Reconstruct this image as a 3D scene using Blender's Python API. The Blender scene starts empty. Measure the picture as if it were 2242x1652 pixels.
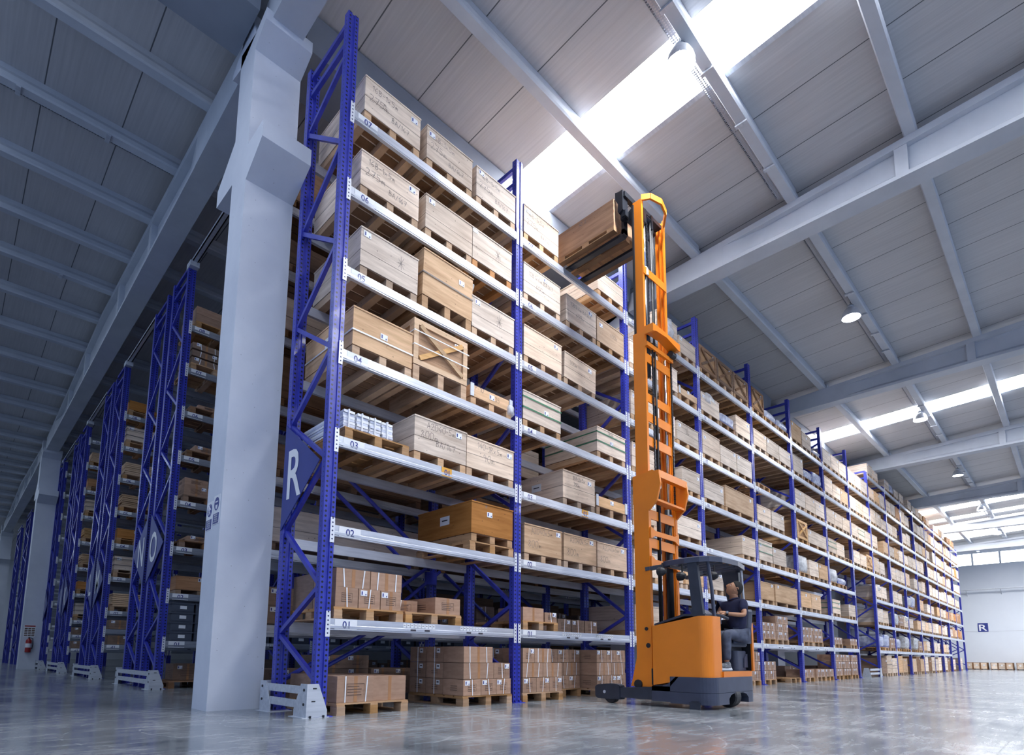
import bpy, bmesh, math, random
from mathutils import Vector, Matrix
rnd = random.Random(11)
D = bpy.data
SC = bpy.context.scene
COL = SC.collection
PI = math.pi
BAY = 2.834            # rack bay, post to post
PW = 0.134             # post width
LV = [0, .9914, 1.9733, 2.9555, 3.946, 4.9341, 5.9253, 6.9069, 7.895]   # beam tops of the big rack
GP = 8.25              # girder pitch
GX = -0.32             # first girder

# ------------------------------------------------------------------ mesh builder
class MB:
    def __init__(s):
        s.v = []; s.f = []; s.m = []
    def add(s, vs, fs, mat=0):
        o = len(s.v); s.v += [tuple(q) for q in vs]
        for f in fs:
            s.f.append(tuple(o + i for i in f)); s.m.append(mat)
        return s
    def box(s, x0, x1, y0, y1, z0, z1, mat=0):
        return s.add([(x0,y0,z0),(x1,y0,z0),(x1,y1,z0),(x0,y1,z0),(x0,y0,z1),(x1,y0,z1),(x1,y1,z1),(x0,y1,z1)],
            [(3,2,1,0),(4,5,6,7),(0,1,5,4),(1,2,6,5),(2,3,7,6),(3,0,4,7)], mat)
    def prism(s, poly, ax, a, b, mat=0, capmat=None):
        n = len(poly)
        def P(u, w, t): return {'x':(t,u,w),'y':(u,t,w),'z':(u,w,t)}[ax]
        vs = [P(u,w,a) for u,w in poly] + [P(u,w,b) for u,w in poly]
        ar = sum(poly[i][0]*poly[(i+1)%n][1]-poly[(i+1)%n][0]*poly[i][1] for i in range(n))
        flip = (ar > 0) != (ax == 'y')
        if b < a: flip = not flip
        sides = [(i,(i+1)%n,n+(i+1)%n,n+i) for i in range(n)]
        caps = [tuple(range(n-1,-1,-1)), tuple(range(n,2*n))]
        if not flip:
            sides = [t[::-1] for t in sides]; caps = [t[::-1] for t in caps]
        o = len(s.v); s.v += vs
        for f in sides: s.f.append(tuple(o+i for i in f)); s.m.append(mat)
        for f in caps: s.f.append(tuple(o+i for i in f)); s.m.append(mat if capmat is None else capmat)
        return s
    def tube(s, pts, r, n=8, mat=0, cap=True):
        pts = [Vector(p) for p in pts]; rr = r if isinstance(r,(list,tuple)) else [r]*len(pts)
        o = len(s.v); k = len(pts); up = None
        for i, p in enumerate(pts):
            d = (pts[min(i+1,k-1)] - pts[max(i-1,0)]).normalized()
            if up is None:
                up = Vector((0,0,1)) if abs(d.z) < .9 else Vector((1,0,0))
            a = d.cross(up).normalized(); up = a.cross(d).normalized()
            for j in range(n):
                t = 2*PI*(j+.5)/n
                s.v.append(tuple(p + a*math.cos(t)*rr[i] + up*math.sin(t)*rr[i]))
        for i in range(k-1):
            for j in range(n):
                s.f.append((o+i*n+j, o+i*n+(j+1)%n, o+(i+1)*n+(j+1)%n, o+(i+1)*n+j)); s.m.append(mat)
        if cap:
            s.f.append(tuple(o+j for j in range(n-1,-1,-1))); s.m.append(mat)
            s.f.append(tuple(o+(k-1)*n+j for j in range(n))); s.m.append(mat)
        return s
    def bar(s, p0, p1, w, h, mat=0, up=(0,0,1)):
        p0 = Vector(p0); p1 = Vector(p1); d = (p1-p0).normalized(); up = Vector(up)
        if abs(d.dot(up)) > .99: up = Vector((1,0,0))
        a = d.cross(up).normalized()*w/2; u = a.normalized().cross(d)*h/2
        vs = [p0-a-u,p0+a-u,p0+a+u,p0-a+u,p1-a-u,p1+a-u,p1+a+u,p1-a+u]
        return s.add(vs, [(0,1,2,3),(7,6,5,4),(4,5,1,0),(5,6,2,1),(6,7,3,2),(7,4,0,3)], mat)
    def lathe(s, prof, n=20, c=(0,0,0), ax='z', mat=0, cap=True):
        o = len(s.v); k = len(prof)
        for r, h in prof:
            for j in range(n):
                t = 2*PI*j/n; a = r*math.cos(t); b = r*math.sin(t)
                q = {'z':(a,b,h),'y':(a,h,b),'x':(h,a,b)}[ax]
                s.v.append((c[0]+q[0],c[1]+q[1],c[2]+q[2]))
        for i in range(k-1):
            for j in range(n):
                s.f.append((o+i*n+j,o+i*n+(j+1)%n,o+(i+1)*n+(j+1)%n,o+(i+1)*n+j)); s.m.append(mat)
        if cap and prof[0][0] > 1e-6: s.f.append(tuple(o+j for j in range(n-1,-1,-1))); s.m.append(mat)
        if cap and prof[-1][0] > 1e-6: s.f.append(tuple(o+(k-1)*n+j for j in range(n))); s.m.append(mat)
        return s
    def ell(s, c, r, nu=14, nv=10, mat=0, fn=None):
        o = len(s.v); c = Vector(c)
        for i in range(nv+1):
            ph = PI*i/nv
            for j in range(nu):
                t = 2*PI*j/nu
                q = Vector((math.sin(ph)*math.cos(t), math.sin(ph)*math.sin(t), math.cos(ph)))
                if fn: q = fn(q)
                s.v.append((c.x+q.x*r[0], c.y+q.y*r[1], c.z+q.z*r[2]))
        for i in range(nv):
            for j in range(nu):
                s.f.append((o+i*nu+j,o+(i+1)*nu+j,o+(i+1)*nu+(j+1)%nu,o+i*nu+(j+1)%nu)); s.m.append(mat)
        return s
    def text(s, txt, o, ux, uz, size, mat=0, align='c', lift=.002, sx=1.0):
        """flat lettering: o = centre, ux = reading direction, uz = up; stands LIFT proud of the plate"""
        vs, fs, w, h = glyphs(txt)
        o = Vector(o); ux = Vector(ux).normalized(); uz = Vector(uz).normalized(); nn = ux.cross(uz)
        cx = w/2 if align == 'c' else (w if align == 'r' else 0)
        return s.add([o + ux*(x-cx)*size*sx + uz*(y-.35)*size + nn*lift for x,y in vs], fs, mat)
    def mesh(s, name, mats, smooth=False, bevel=0):
        me = D.meshes.new(name); me.from_pydata(s.v, [], s.f)
        for m in mats: me.materials.append(m)
        me.polygons.foreach_set('material_index', s.m)
        b = bmesh.new(); b.from_mesh(me); bmesh.ops.recalc_face_normals(b, faces=b.faces)
        if bevel: bmesh.ops.bevel(b, geom=b.edges[:], offset=bevel, segments=2, affect='EDGES', clamp_overlap=True)
        b.to_mesh(me); b.free()
        if smooth: me.polygons.foreach_set('use_smooth', [True]*len(me.polygons))
        return me
    def build(s, name, mats, parent=None, loc=(0,0,0), smooth=False, bevel=0, rot=None):
        if not isinstance(mats, (list,tuple)): mats = [mats]
        return link(name, s.mesh(name, mats, smooth, bevel), parent, loc, rot)

def link(name, me, parent=None, loc=(0,0,0), rot=None):
    o = D.objects.new(name, me); COL.objects.link(o); o.location = loc
    if rot: o.rotation_euler = rot
    if parent is not None: o.parent = parent
    return o

_gl = {}
def glyphs(txt):
    if txt not in _gl:
        cu = D.curves.new('lettering', 'FONT'); cu.body = txt; cu.resolution_u = 3; cu.fill_mode = 'FRONT'
        cu.offset = 0.012
        ob = D.objects.new('lettering', cu); COL.objects.link(ob)
        dg = bpy.context.evaluated_depsgraph_get()
        me = D.meshes.new_from_object(ob.evaluated_get(dg))
        vs = [(v.co.x, v.co.y) for v in me.vertices]; fs = [tuple(p.vertices) for p in me.polygons]
        xs = [q[0] for q in vs] or [0,1]; x0 = min(xs)
        _gl[txt] = ([(x-x0,y) for x,y in vs], fs, max(xs)-x0, 1)
        D.objects.remove(ob); D.curves.remove(cu); D.meshes.remove(me)
    return _gl[txt]

# pen-stroke alphabet for the hand writing on the crates (unit: 4 wide, 6 tall)
PEN = {'0':[[(1,0),(0,2),(0,4),(1,6),(3,6),(3.6,4),(3.4,2),(2.4,0),(1,0)]],'1':[[(0.6,4.4),(2,6),(1.8,0)]],
 '2':[[(0,5),(1.4,6),(3.2,5.3),(2.6,3.4),(0,0),(3.8,.2)]],'3':[[(0,6),(3,6),(1.4,3.6),(3,2.6),(2.6,.4),(0,0)]],
 '4':[[(2.4,6),(0,2.2),(3.6,2)],[(2.6,4),(2.4,0)]],'5':[[(3.4,6),(.6,5.8),(.5,3.5),(2.6,3.6),(3.2,1.6),(2,.1),(0,.3)]],
 '6':[[(2.8,6),(.8,4),(.2,1.4),(1.6,0),(3,1),(2.6,2.6),(.6,2.2)]],'7':[[(0,5.8),(3.6,6),(1.4,0)],[(.8,3),(3,3.2)]],
 '8':[[(1.8,3.2),(.4,4.6),(1.6,6),(3,4.8),(1.8,3.2),(.2,1.4),(1.6,0),(3.2,1.2),(1.8,3.2)]],'9':[[(3,4.4),(1.4,6),(.2,4.6),(1.4,3.2),(3,4.4),(2.4,0)]],
 'A':[[(0,0),(1.8,6),(3.4,0)],[(.7,2),(2.9,2.2)]],'B':[[(.2,0),(.4,6),(2.6,5.6),(2.4,3.6),(.4,3.2),(3,2.4),(2.6,.2),(.2,0)]],
 'R':[[(.2,0),(.4,6),(2.8,5.4),(2.2,3.4),(.4,3.2),(3.2,0)]],'I':[[(1,6),(.8,0)]],'x':[[(0,3.4),(2.6,.4)],[(2.4,3.4),(0,.2)]],
 'm':[[(0,0),(.2,2.6),(1.2,2.8),(1.2,.4),(1.3,2.6),(2.6,2.6),(2.7,0)]],'-':[[(0,2.8),(2.2,3)]],'/':[[(0,-.5),(2.4,6.4)]],
 'P':[[(.2,0),(.4,6),(2.8,5.4),(2.2,3.2),(.4,3)]],'*':[[(0,0),(3,6)],[(3.4,.6),(0,5)],[(1.6,-.6),(1.4,6.6)],[(-.6,2.6),(3.8,3.2)]],' ':[]}
def pen(mb, txt, o, ux, uz, h, mat, w=.006, seed=0, lift=.0025, tilt=0.0):
    r = random.Random(hash((txt, seed)) if False else sum(map(ord, txt))*31+seed)
    o = Vector(o); ux = Vector(ux); uz = Vector(uz); nn = ux.cross(uz)
    if tilt: ux, uz = ux*math.cos(tilt)+uz*math.sin(tilt), uz*math.cos(tilt)-ux*math.sin(tilt)
    k = h/6; x = 0
    for ch in txt:
        for st in PEN.get(ch, []):
            q = [o + ux*((x+a+r.uniform(-.12,.12))*k) + uz*((b+r.uniform(-.15,.15))*k) + nn*lift for a,b in st]
            for a,b in zip(q, q[1:]):
                d = (b-a).normalized(); e = d*w*.4; t = d.cross(nn).normalized()*w/2
                mb.add([a-t-e,b-t+e,b+t+e,a+t-e], [(0,1,2,3)], mat)
        x += {'1':3,'I':2.4,'-':3.2,'/':3.2,' ':2.6,'m':4}.get(ch,4.6)
    return x*k

# ------------------------------------------------------------------ naming
USED = {}
def tag(o, label, cat, group=None, kind=None):
    if label:
        USED.setdefault(label, []).append((o.name, group)); o['label'] = label
    if cat: o['category'] = cat
    if group: o['group'] = group
    if kind: o['kind'] = kind
    return o
def thing(name, label, cat, loc=(0,0,0), rotz=0, group=None):
    o = D.objects.new(name, None); COL.objects.link(o); o.location = loc; o.rotation_euler = (0,0,rotz)
    o.empty_display_size = .1
    return tag(o, label, cat, group)
def struct(name, mb, m, label=None, **k):
    o = mb.build(name, m, **k); o['kind'] = 'structure'
    if label: o['label'] = label
    return o
def copy_tree(o, parent=None):
    c = o.copy(); COL.objects.link(c)
    if parent is not None: c.parent = parent
    for ch in list(o.children): copy_tree(ch, c)
    return c
ORD = ['','first','second','third','fourth','fifth','sixth','seventh','eighth','ninth','tenth','eleventh','twelfth','thirteenth','fourteenth','fifteenth','sixteenth']
# ------------------------------------------------------------------ materials
class NT:
    def __init__(s, name):
        s.m = D.materials.new(name); s.m.use_nodes = True; s.t = s.m.node_tree
        s.b = s.t.nodes['Principled BSDF']; s.out = s.t.nodes['Material Output']
    def n(s, typ, **k):
        q = s.t.nodes.new(typ)
        for a, b in k.items():
            if a.startswith('i_'): q.inputs[a[2:].replace('_',' ')].default_value = b
            else: setattr(q, a, b)
        return q
    def l(s, a, b): s.t.links.new(a, b)
    def math(s, op, a, b=None, c=None):
        q = s.n('ShaderNodeMath', operation=op)
        for i, x in enumerate((a, b, c)):
            if x is None: continue
            if hasattr(x, 'is_output'): s.l(x, q.inputs[i])
            else: q.inputs[i].default_value = x
        return q.outputs[0]
    def mix(s, f, a, b, blend='MIX'):
        q = s.n('ShaderNodeMix', data_type='RGBA', blend_type=blend)
        for i, x in ((0,f),(6,a),(7,b)):
            if hasattr(x, 'is_output'): s.l(x, q.inputs[i])
            else: q.inputs[i].default_value = x if i == 0 else (*x,1)[:4]
        return q.outputs[2]
    def ramp(s, fac, stops):
        q = s.n('ShaderNodeValToRGB'); e = q.color_ramp.elements
        while len(e) < len(stops): e.new(.5)
        for i, (p, c) in enumerate(stops):
            e[i].position = p; e[i].color = (*c, 1) if len(c) == 3 else c
        s.l(fac, q.inputs[0]); return q.outputs[0]
    def obj(s): return s.n('ShaderNodeTexCoord').outputs['Object']
    def xyz(s, v): 
        q = s.n('ShaderNodeSeparateXYZ'); s.l(v, q.inputs[0]); return q.outputs
    def scaled(s, v, sc, loc=None):
        q = s.n('ShaderNodeMapping'); s.l(v, q.inputs['Vector']); q.inputs['Scale'].default_value = sc
        if loc is not None: s.l(loc, q.inputs['Location'])
        return q.outputs[0]
    def noise(s, v, scale, detail=3, rough=.5):
        q = s.n('ShaderNodeTexNoise'); s.l(v, q.inputs['Vector']); q.inputs['Scale'].default_value = scale
        q.inputs['Detail'].default_value = detail; q.inputs['Roughness'].default_value = rough
        return q.outputs['Fac']
    def set(s, **k):
        for a, b in k.items():
            key = {'col':'Base Color','rough':'Roughness','metal':'Metallic','spec':'Specular IOR Level','emis':'Emission Color','est':'Emission Strength','coat':'Coat Weight','alpha':'Alpha','trans':'Transmission Weight'}[a]
            if hasattr(b, 'is_output'): s.l(b, s.b.inputs[key])
            else: s.b.inputs[key].default_value = (*b,1) if isinstance(b, tuple) and len(b) == 3 else b
        return s
    def bump(s, h, strength=.3, dist=.01):
        q = s.n('ShaderNodeBump'); s.l(h, q.inputs['Height']); q.inputs['Strength'].default_value = strength
        q.inputs['Distance'].default_value = dist; s.l(q.outputs[0], s.b.inputs['Normal'])

def plain(name, col, rough=.5, metal=0, spec=.5, var=.12, scale=6):
    t = NT(name); o = t.obj(); f = t.noise(o, scale, 3)
    d = tuple(max(0, c*(1-var)) for c in col); u = tuple(c*(1+var) for c in col)
    t.set(col=t.ramp(f, [(.3,d),(.7,u)]), rough=rough, metal=metal, spec=spec)
    return t.m
def emit(name, col, st):
    t = NT(name); t.set(col=(.8,.8,.8), emis=col, est=st, rough=.6); return t.m

def wood(name, dark, light, knots=.5, knotcol=(.05,.03,.02), vertical=False, seams=0, rough=.75, var=.25):
    t = NT(name); o = t.obj(); inf = t.n('ShaderNodeObjectInfo')
    off = t.n('ShaderNodeCombineXYZ'); r = inf.outputs['Random']
    for i in range(3): t.l(t.math('MULTIPLY', r, 17.3+5*i), off.inputs[i])
    sc = (9,9,1.2) if vertical else (1.1,1.1,13)
    v = t.scaled(o, sc, off.outputs[0])
    g = t.noise(v, 1.6, 5, .62)
    big = t.noise(t.scaled(o, (1,1,1.6), off.outputs[0]), 1.3, 2)
    f = t.math('ADD', t.math('MULTIPLY', g, .75), t.math('MULTIPLY', big, .35))
    col = t.ramp(f, [(.32,dark),(.68,light)])
    if knots:
        vo = t.n('ShaderNodeTexVoronoi'); vo.inputs['Scale'].default_value = 9.0
        t.l(t.scaled(o, (1,1,1.25), off.outputs[0]), vo.inputs['Vector'])
        k = t.math('LESS_THAN', t.math('ADD', vo.outputs['Distance'], t.math('MULTIPLY', g, .04)), .095)
        col = t.mix(t.math('MULTIPLY', k, knots), col, knotcol)
    if seams:
        z = t.xyz(o)[2]
        fr = t.math('FRACT', t.math('DIVIDE', z, seams))
        col = t.mix(t.math('MULTIPLY', t.math('LESS_THAN', fr, .03), .7), col, knotcol)
    # each piece of timber has its own tone
    hs = t.n('ShaderNodeHueSaturation'); t.l(col, hs.inputs['Color'])
    t.l(t.math('ADD', t.math('MULTIPLY', t.math('SUBTRACT', r, .5), var*1.6), 1.0), hs.inputs['Value'])
    t.l(t.math('ADD', t.math('MULTIPLY', t.math('FRACT', t.math('MULTIPLY', r, 7.7)), .4), .8), hs.inputs['Saturation'])
    t.set(col=hs.outputs[0], rough=rough, spec=.25); t.bump(g, .25, .004)
    return t.m

M = {}
M['ply'] = wood('weathered_plywood', (.46,.35,.27), (.82,.69,.575), .6, seams=.29)
M['ply_warm'] = wood('warm_plywood', (.46,.29,.17), (.76,.53,.35), .5)
M['ply_brown'] = wood('brown_plywood', (.30,.135,.055), (.52,.265,.12), .75)
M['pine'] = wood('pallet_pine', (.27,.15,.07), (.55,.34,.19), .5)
M['pine_dark'] = wood('old_and_shaded_pine', (.14,.075,.04), (.30,.17,.10), .6)
M['slat'] = wood('orange_crate_slats', (.36,.185,.09), (.60,.36,.20), .6, seams=.11)
M['batten'] = wood('crate_battens', (.46,.27,.12), (.70,.46,.26), .4)
M['skid'] = wood('skid_pine', (.34,.21,.12), (.60,.42,.28), .4)

def cardboard(name, a, b):
    t = NT(name); o = t.obj(); r = t.n('ShaderNodeObjectInfo').outputs['Random']
    g = t.noise(t.scaled(o, (2,2,9)), 3, 3)
    hs = t.n('ShaderNodeHueSaturation'); t.l(t.ramp(g, [(.3,a),(.7,b)]), hs.inputs['Color'])
    t.l(t.math('ADD', t.math('MULTIPLY', r, .3), .85), hs.inputs['Value'])
    t.set(col=hs.outputs[0], rough=.7, spec=.3); return t.m
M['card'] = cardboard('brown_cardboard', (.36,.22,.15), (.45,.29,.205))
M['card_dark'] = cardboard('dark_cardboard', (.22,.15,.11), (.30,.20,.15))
M['tape'] = plain('packing_tape', (.40,.20,.09), .35)
M['strap'] = plain('white_strap', (.80,.82,.86), .4, var=.05)
M['strap_green'] = plain('green_strap', (.05,.22,.12), .4)
M['paper'] = plain('paper_label', (.84,.86,.90), .6, var=.04)
M['ink'] = plain('black_ink', (.035,.035,.05), .6, var=.05)
M['pencil'] = plain('grey_marker', (.21,.18,.17), .7, var=.1)
M['print'] = plain('carton_print', (.13,.08,.06), .7)

def blue_paint(name, holes):
    t = NT(name); o = t.obj(); x, y, z = t.xyz(o)
    base = t.ramp(t.noise(o, 9, 3), [(.3,(.024,.034,.33)),(.7,(.042,.056,.46))])
    if holes:
        zf = t.math('MULTIPLY', t.math('SUBTRACT', t.math('FRACT', t.math('DIVIDE', z, .0533)), .5), .0533)
        nx = t.xyz(t.n('ShaderNodeNewGeometry').outputs['Normal'])
        fr = t.math('GREATER_THAN', t.math('ABSOLUTE', nx[1]), .6)
        sd = t.math('GREATER_THAN', t.math('ABSOLUTE', nx[0]), .6)
        d1 = t.math('MINIMUM', t.math('ABSOLUTE', t.math('SUBTRACT', x, .026)), t.math('ABSOLUTE', t.math('SUBTRACT', x, .108)))
        d2 = t.math('ABSOLUTE', t.math('SUBTRACT', y, .045))
        def hole(d, r):
            return t.math('LESS_THAN', t.math('SQRT', t.math('ADD', t.math('POWER', d, 2.0), t.math('POWER', zf, 2.0))), r)
        h = t.math('MAXIMUM', t.math('MULTIPLY', hole(d1, .0125), fr), t.math('MULTIPLY', hole(d2, .008), sd))
        base = t.mix(h, base, (.004,.005,.012))
    t.set(col=base, rough=.34, spec=.5, coat=.15); return t.m
M['blue'] = blue_paint('blue_rack_paint', False)
M['post'] = blue_paint('blue_perforated_post_paint', True)
M['sign_blue'] = plain('sign_blue', (.028,.045,.25), .4, var=.05)
M['sign_white'] = plain('sign_white', (.82,.84,.88), .5, var=.03)

def steel(name, a, b, rough=.38, metal=.55):
    t = NT(name); o = t.obj(); g = t.noise(t.scaled(o, (.8,8,8)), 3, 4)
    t.set(col=t.ramp(g, [(.3,a),(.7,b)]), rough=rough, metal=metal); return t.m
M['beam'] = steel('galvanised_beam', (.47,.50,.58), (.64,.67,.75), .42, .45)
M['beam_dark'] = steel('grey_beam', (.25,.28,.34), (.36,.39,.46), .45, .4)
M['guard'] = steel('grey_guard_steel', (.50,.54,.61), (.64,.68,.75), .5, .3)
M['chrome'] = steel('polished_rod', (.80,.82,.86), (.9,.92,.96), .12, 1.0)
def connector(name):
    t = NT(name); o = t.obj(); x, y, z = t.xyz(o)
    zf = t.math('MULTIPLY', t.math('SUBTRACT', t.math('FRACT', t.math('DIVIDE', z, .044)), .5), .044)
    h = t.math('LESS_THAN', t.math('SQRT', t.math('ADD', t.math('POWER', x, 2.0), t.math('POWER', zf, 2.0))), .009)
    t.set(col=t.mix(h, (.80,.82,.88), (.03,.04,.12)), rough=.4, metal=.2); return t.m
M['conn'] = connector('perforated_connector')

def concrete(name, a, b, rough=.8, sc=1.2, pits=True):
    t = NT(name); o = t.obj(); g = t.noise(o, sc, 6, .6); c = t.ramp(g, [(.3,a),(.7,b)])
    if pits:
        vo = t.n('ShaderNodeTexVoronoi'); vo.inputs['Scale'].default_value = 9; t.l(o, vo.inputs['Vector'])
        k = t.math('LESS_THAN', vo.outputs['Distance'], .05)
        c = t.mix(t.math('MULTIPLY', k, .45), c, (.16,.17,.2))
    t.set(col=c, rough=rough, spec=.3); return t.m
M['column'] = concrete('painted_concrete', (.60,.64,.73), (.70,.74,.82))
M['girder'] = concrete('girder_concrete', (.50,.54,.61), (.60,.64,.71), pits=False)
M['gutter'] = concrete('shaded_gutter_grey', (.22,.25,.30), (.28,.31,.37), .5, 1.0, False)  # the gutter's unlit look is put into this darker grey
M['wall'] = concrete('wall_paint', (.62,.67,.76), (.70,.75,.83), .7, .25, False)

def ceiling_mat(name):
    t = NT(name); o = t.obj(); x, y, z = t.xyz(o)
    f = t.math('FRACT', t.math('DIVIDE', t.math('SUBTRACT', x, GX), GP/8))
    j = t.math('MAXIMUM', t.math('LESS_THAN', f, .008), t.math('GREATER_THAN', f, .992))
    s = t.noise(t.scaled(o, (14,.35,1)), 2.2, 3); b = t.noise(o, .5, 3)
    c = t.ramp(t.math('ADD', t.math('MULTIPLY', s, .5), t.math('MULTIPLY', b, .5)), [(.35,(.49,.495,.52)),(.65,(.60,.60,.62))])
    t.set(col=t.mix(t.math('MULTIPLY', j, .85), c, (.05,.055,.07)), rough=.7, spec=.3); return t.m
M['ceil'] = ceiling_mat('roof_panel')

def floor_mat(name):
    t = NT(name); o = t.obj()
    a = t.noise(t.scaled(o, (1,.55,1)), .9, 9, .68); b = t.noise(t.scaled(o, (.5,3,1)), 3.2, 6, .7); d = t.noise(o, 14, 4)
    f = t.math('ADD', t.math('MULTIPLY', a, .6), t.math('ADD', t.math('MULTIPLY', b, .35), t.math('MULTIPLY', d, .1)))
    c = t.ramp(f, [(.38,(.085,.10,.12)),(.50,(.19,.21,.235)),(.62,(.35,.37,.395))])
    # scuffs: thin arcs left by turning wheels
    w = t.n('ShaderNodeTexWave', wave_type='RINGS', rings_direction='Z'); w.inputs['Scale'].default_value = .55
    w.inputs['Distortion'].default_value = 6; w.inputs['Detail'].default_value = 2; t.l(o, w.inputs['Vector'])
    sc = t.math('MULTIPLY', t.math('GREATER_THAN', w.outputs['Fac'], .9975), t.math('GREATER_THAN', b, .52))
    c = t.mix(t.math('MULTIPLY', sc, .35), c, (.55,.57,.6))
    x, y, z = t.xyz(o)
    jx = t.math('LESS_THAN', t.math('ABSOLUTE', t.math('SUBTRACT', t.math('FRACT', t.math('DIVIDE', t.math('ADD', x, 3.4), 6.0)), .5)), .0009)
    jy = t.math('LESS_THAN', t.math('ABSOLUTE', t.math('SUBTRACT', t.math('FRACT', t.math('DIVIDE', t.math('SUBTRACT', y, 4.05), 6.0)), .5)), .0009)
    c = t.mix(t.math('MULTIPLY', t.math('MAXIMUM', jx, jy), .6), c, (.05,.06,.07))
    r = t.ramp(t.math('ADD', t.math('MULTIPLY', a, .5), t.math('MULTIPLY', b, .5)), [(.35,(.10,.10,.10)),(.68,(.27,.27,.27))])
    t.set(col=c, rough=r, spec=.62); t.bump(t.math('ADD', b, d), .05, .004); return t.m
M['floor'] = floor_mat('polished_concrete_floor')
M['yline'] = plain('floor_line_paint', (.45,.30,.10), .5)

M['orange'] = plain('orange_truck_paint', (.82,.235,.012), .36, var=.05, scale=3)
M['char'] = plain('charcoal_plastic', (.030,.036,.055), .42, var=.2)
M['slate'] = plain('slate_paint', (.05,.058,.095), .38, var=.12)
M['black'] = plain('black_rubber', (.012,.013,.018), .55)
M['bsteel'] = plain('black_steel', (.018,.021,.030), .35, .3)
M['seatc'] = plain('grey_seat_vinyl', (.075,.085,.12), .5)
M['skin'] = plain('skin', (.50,.255,.145), .5, var=.08, scale=20)
M['hair'] = plain('black_hair', (.008,.007,.008), .75)
M['polo'] = plain('navy_polo_cotton', (.010,.013,.050), .85, var=.2, scale=25)
M['jean'] = plain('grey_blue_denim', (.085,.10,.15), .85, var=.3, scale=14)
M['shoe'] = plain('grey_trainer', (.16,.18,.20), .6, var=.5, scale=30)
M['eye'] = plain('eye_white', (.7,.68,.66), .3)
M['lip'] = plain('lips', (.36,.14,.09), .5)
M['red'] = plain('red_extinguisher', (.35,.02,.02), .35)
M['yellow'] = plain('yellow_label', (.75,.38,.05), .5, var=.04)
M['bin'] = plain('grey_plastic_bin', (.07,.085,.12), .5)
M['pack_white'] = plain('white_packs', (.62,.66,.78), .5, var=.1)
M['pack_blue'] = plain('blue_packs', (.10,.14,.50), .45, var=.5, scale=9)
M['tan'] = plain('grey_tan_board', (.42,.38,.34), .7)
M['orange_box'] = plain('orange_plastic', (.75,.22,.03), .5)
def film(name, a=.55):
    t = NT(name); o = t.obj(); g = t.noise(o, 9, 4)
    t.set(col=(.82,.86,.93), rough=.22, spec=.6, alpha=t.ramp(g, [(.3,(a*.55,)*3),(.7,(a*1.25,)*3)])); t.bump(g, .5, .02)
    return t.m
M['film'] = film('clear_film')
M['sky'] = emit('skylight_panel', (.97,.975,1.0), 17.0)
M['winglass'] = emit('daylit_window_glass', (.93,.97,1.0), 3.2)
M['bulb'] = emit('lamp_bulb', (.95,.98,1.0), 60.0)
M['shade'] = steel('lamp_reflector', (.62,.66,.74), (.74,.78,.85), .3, .6)
def perf(name):
    t = NT(name); o = t.obj()
    v = t.n('ShaderNodeTexVoronoi'); v.inputs['Scale'].default_value = 26; v.inputs['Randomness'].default_value = 0
    t.l(o, v.inputs['Vector']); h = t.math('LESS_THAN', v.outputs['Distance'], .36)
    t.set(col=(.42,.45,.52), rough=.45, metal=.4, alpha=t.math('SUBTRACT', 1.0, h)); return t.m
M['tray'] = perf('perforated_tray')
# ------------------------------------------------------------------ the hall
XE = 53.5; YV = 1.5; SP = 21.2; YBACK = YV + 3*SP
def roofz(y):
    """underside of the purlins; the roof falls to a gutter every SP metres"""
    d = abs(y-YV); d = d % SP; d = min(d, SP-d)
    return (8.97 if y > YV else 8.83) + .05*d
fl = MB().add([(-9,-20,0),(XE,-20,0),(XE,YBACK,0),(-9,YBACK,0)], [(0,1,2,3)])
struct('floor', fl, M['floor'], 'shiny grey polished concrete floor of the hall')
b = MB().box(XE, XE+.2, -20, YBACK, 0, 7.96).box(XE, XE+.2, -20, YBACK, 8.84, 9.8).box(XE, XE+.2, 2.9, YBACK, 7.96, 8.84)
for i in range(-12, 8): b.box(XE, XE+.2, i*1.62-.06, i*1.62+.06, 7.96, 8.84)
struct('wall_end', b, M['wall'], 'pale blue-grey end wall below the band of windows')
g = MB().box(XE+.08, XE+.12, -20, 3, 7.96, 8.84)
struct('window_1', g, M['winglass'], 'bright band of windows high in the end wall')
b = MB().box(XE-.012, XE, -20, YBACK, 2.84, 2.875)
struct('trim_1', b, M['girder'], 'thin dark joint line across the end wall')
struct('wall_back', MB().box(-9, XE, YBACK, YBACK+.2, 0, 9.6), M['wall'])
struct('wall_left', MB().box(-9.2, -9, 4, YBACK, 0, 9.8), M['wall'])

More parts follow.
